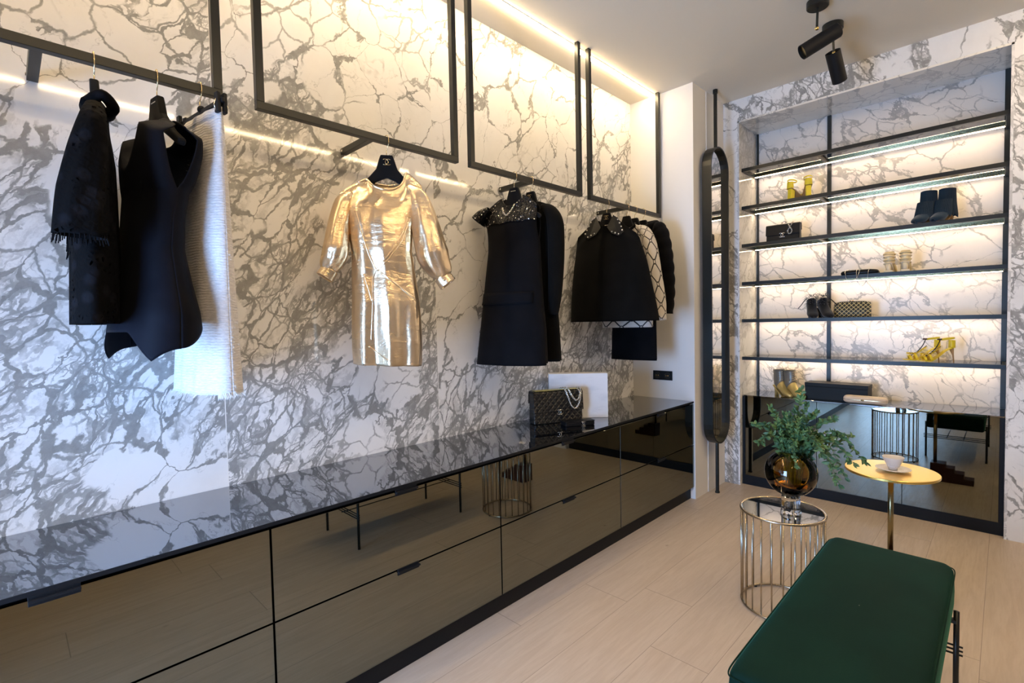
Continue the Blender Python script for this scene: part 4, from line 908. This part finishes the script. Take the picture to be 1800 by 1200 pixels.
# white marble block
M['white_block'] = marble('white_block', (0, 2), dense=.0, off=(2.2, .4, 0), white=(.86, .86, .88))
M['white_block'] = (lambda t: t.set(Base_Color=t.mix(t.ss(t.noise(t.vm('MULTIPLY', t.obj(), (1, 1, 3)), 6, 5), .45, .75), (.80, .80, .82), (.66, .67, .70)), Roughness=.2).m)(NT('white_stone'))
t = thing('display_block', 'white stone display block standing behind the quilted bag', 'display block', (.3, 2.65, ZK), math.radians(43.5))
MB().box(-.25, .136, .032, .125, .0005, .293).build('block', 'white_block', t, bevel=.002)
# small flap bag, third shelf
t = flap_bag('small_flap_bag', 'black leather flap bag with silver clasp and looped chain, third shelf', (.952, 4.43, G_S[2]), math.radians(2), .245, .135, .07, 'navy_leather')
cc_logo((.0, .045), .026, -.047, .003).build('logo_clasp', 'silver', t, smooth=True)
chain(spl([(.02, -.02, .142), (.03, -.045, .146), (.045, -.05, .125), (.058, -.053, .100), (.072, -.054, .075), (.066, -.055, .052), (.050, -.054, .050), (.043, -.054, .072), (.058, -.053, .100), (.072, -.05, .125), (.078, -.035, .141), (.06, -.0, .142)], 7), .0048, .0013, 'chain_strap', 'silver', t)
chain(spl([(-.01, -.01, .142), (.0, -.03, .148), (.02, -.03, .152), (.03, -.01, .142)], 6), .0048, .0013, 'chain_strap', 'silver', t)
# slim black bag with chain hanging over the shelf edge
t = thing('slim_bag', 'slim black bag lying flat with its thin chain hanging over the shelf edge', 'handbag', (1.468, 4.415, G_S[3]), math.radians(4))
MB().grid([[(sx * .115 * (1 + .0) * q, sy * .07 * q, z) for sx, sy in [(math.copysign(abs(math.cos(a)) ** .35, math.cos(a)), math.copysign(abs(math.sin(a)) ** .35, math.sin(a))) for a in np.linspace(0, 2 * PI, 48, endpoint=False)]] for q, z in ((.01, .0), (.93, .0), (1, .010), (.99, .020), (.93, .030), (.6, .037), (.01, .040))], True).build('body', 'navy_leather', t, smooth=True)
for path in ([(.0, -.02, .041), (.005, -.07, .030), (.006, -.094, .018), (-.012, -.098, -.03), (-.045, -.098, -.055), (-.07, -.098, -.03), (-.08, -.094, .018), (-.078, -.07, .03), (-.06, -.02, .041)],
             [(.055, -.02, .041), (.06, -.07, .030), (.058, -.094, .018), (.052, -.098, -.04), (.022, -.098, -.085), (-.006, -.098, -.05), (-.012, -.094, .018), (-.01, -.07, .032), (-.005, -.0, .041)]):
    MB().tube(spl(path, 8), .0016, 6).build('chain_strap', 'silver', t, smooth=True)
# gold quilted clutch
t = thing('quilted_clutch', 'black clutch quilted with gold cord beside the fluffy heels', 'clutch bag', (1.41, 4.475, G_S[4]), 0)
def pillow(w, d, h, r=.03, pinch=.35):
    rows = []
    for q, k in ((0, .0), (.02, .88), (.12, 1), (.45, 1.0), (.8, .72), (.94, .45), (1.0, pinch)):
        rows.append([(math.copysign(abs(math.cos(a)) ** .28, math.cos(a)) * w / 2 * (1 if q < .7 else 1 - (q - .7) ** 2 * .55), math.copysign(abs(math.sin(a)) ** .5, math.sin(a)) * d / 2 * k, q * h) for a in np.linspace(0, 2 * PI, 60, endpoint=False)])
    return rows
MB().grid(pillow(.235, .075, .112), True).build('body', 'quilt_gold', t, smooth=True, bevel=0)
MB().tube([(x, 0, .113 - (abs(x) / .115) ** 8 * .03) for x in np.linspace(-.112, .112, 30)], .0055, 8).build('frame', 'black_metal', t, smooth=True)
MB().ball((-.012, 0, .122), .006, 10).ball((.004, 0, .122), .006, 10).build('clasp', 'gold_wire', t, smooth=True)
# black box and pale clutch on the base cabinet
M['box_card'] = pm('black_card', (.007, .008, .008), .5)
t = thing('storage_box', 'long black box behind the pale clutch on the niche cabinet', 'box', (1.318, 4.475, .7532), math.radians(-1))
MB().box(-.205, .205, -.07, .075, 0, .098).build('box_base', 'box_card', t, bevel=.001)
MB().box(-.207, .207, -.072, .077, .099, .128).build('lid', 'box_card', t, bevel=.001)
t = thing('hard_clutch', 'long rounded cream hard case clutch in front of the black box', 'clutch bag', (1.512, 4.368, .7532), math.radians(-2))
def capsule(w, d, h, z0, f0, f1):
    rows = []
    for q in np.linspace(f0, f1, 9):
        k = math.sqrt(max(0, 1 - abs(2 * q - 1) ** 2.6)); rows.append([(math.copysign(abs(math.cos(a)) ** .5, math.cos(a)) * (w / 2 - d / 2 * (1 - k)), math.copysign(abs(math.sin(a)) ** .7, math.sin(a)) * max(.001, d / 2 * k), z0 + q * h) for a in np.linspace(0, 2 * PI, 64, endpoint=False)])
    return rows
M['beaded'] = (lambda t: (t.bump(t.vor(t.obj(), 320, 'F1', .1), .8, .002), t.set(Base_Color=(.74, .60, .46), Roughness=.35))[1].m)(NT('cream_beading'))
MB().grid(capsule(.27, .07, .060, 0, .0, .47), True).build('lower_shell', 'beaded', t, smooth=True)
MB().grid(capsule(.27, .07, .060, 0, .51, 1.0), True).build('upper_shell', 'beaded', t, smooth=True)
MB().grid([[(x * 1.004, y * 1.01, z) for x, y, z in r] for r in capsule(.27, .07, .060, 0, .465, .515)], True).build('hinge_band', 'gold_wire', t, smooth=True)
MB().ball((-.01, -.037, .030), .006, 10, (1.6, 1, 1)).build('clasp', 'dark_brass', t, smooth=True)
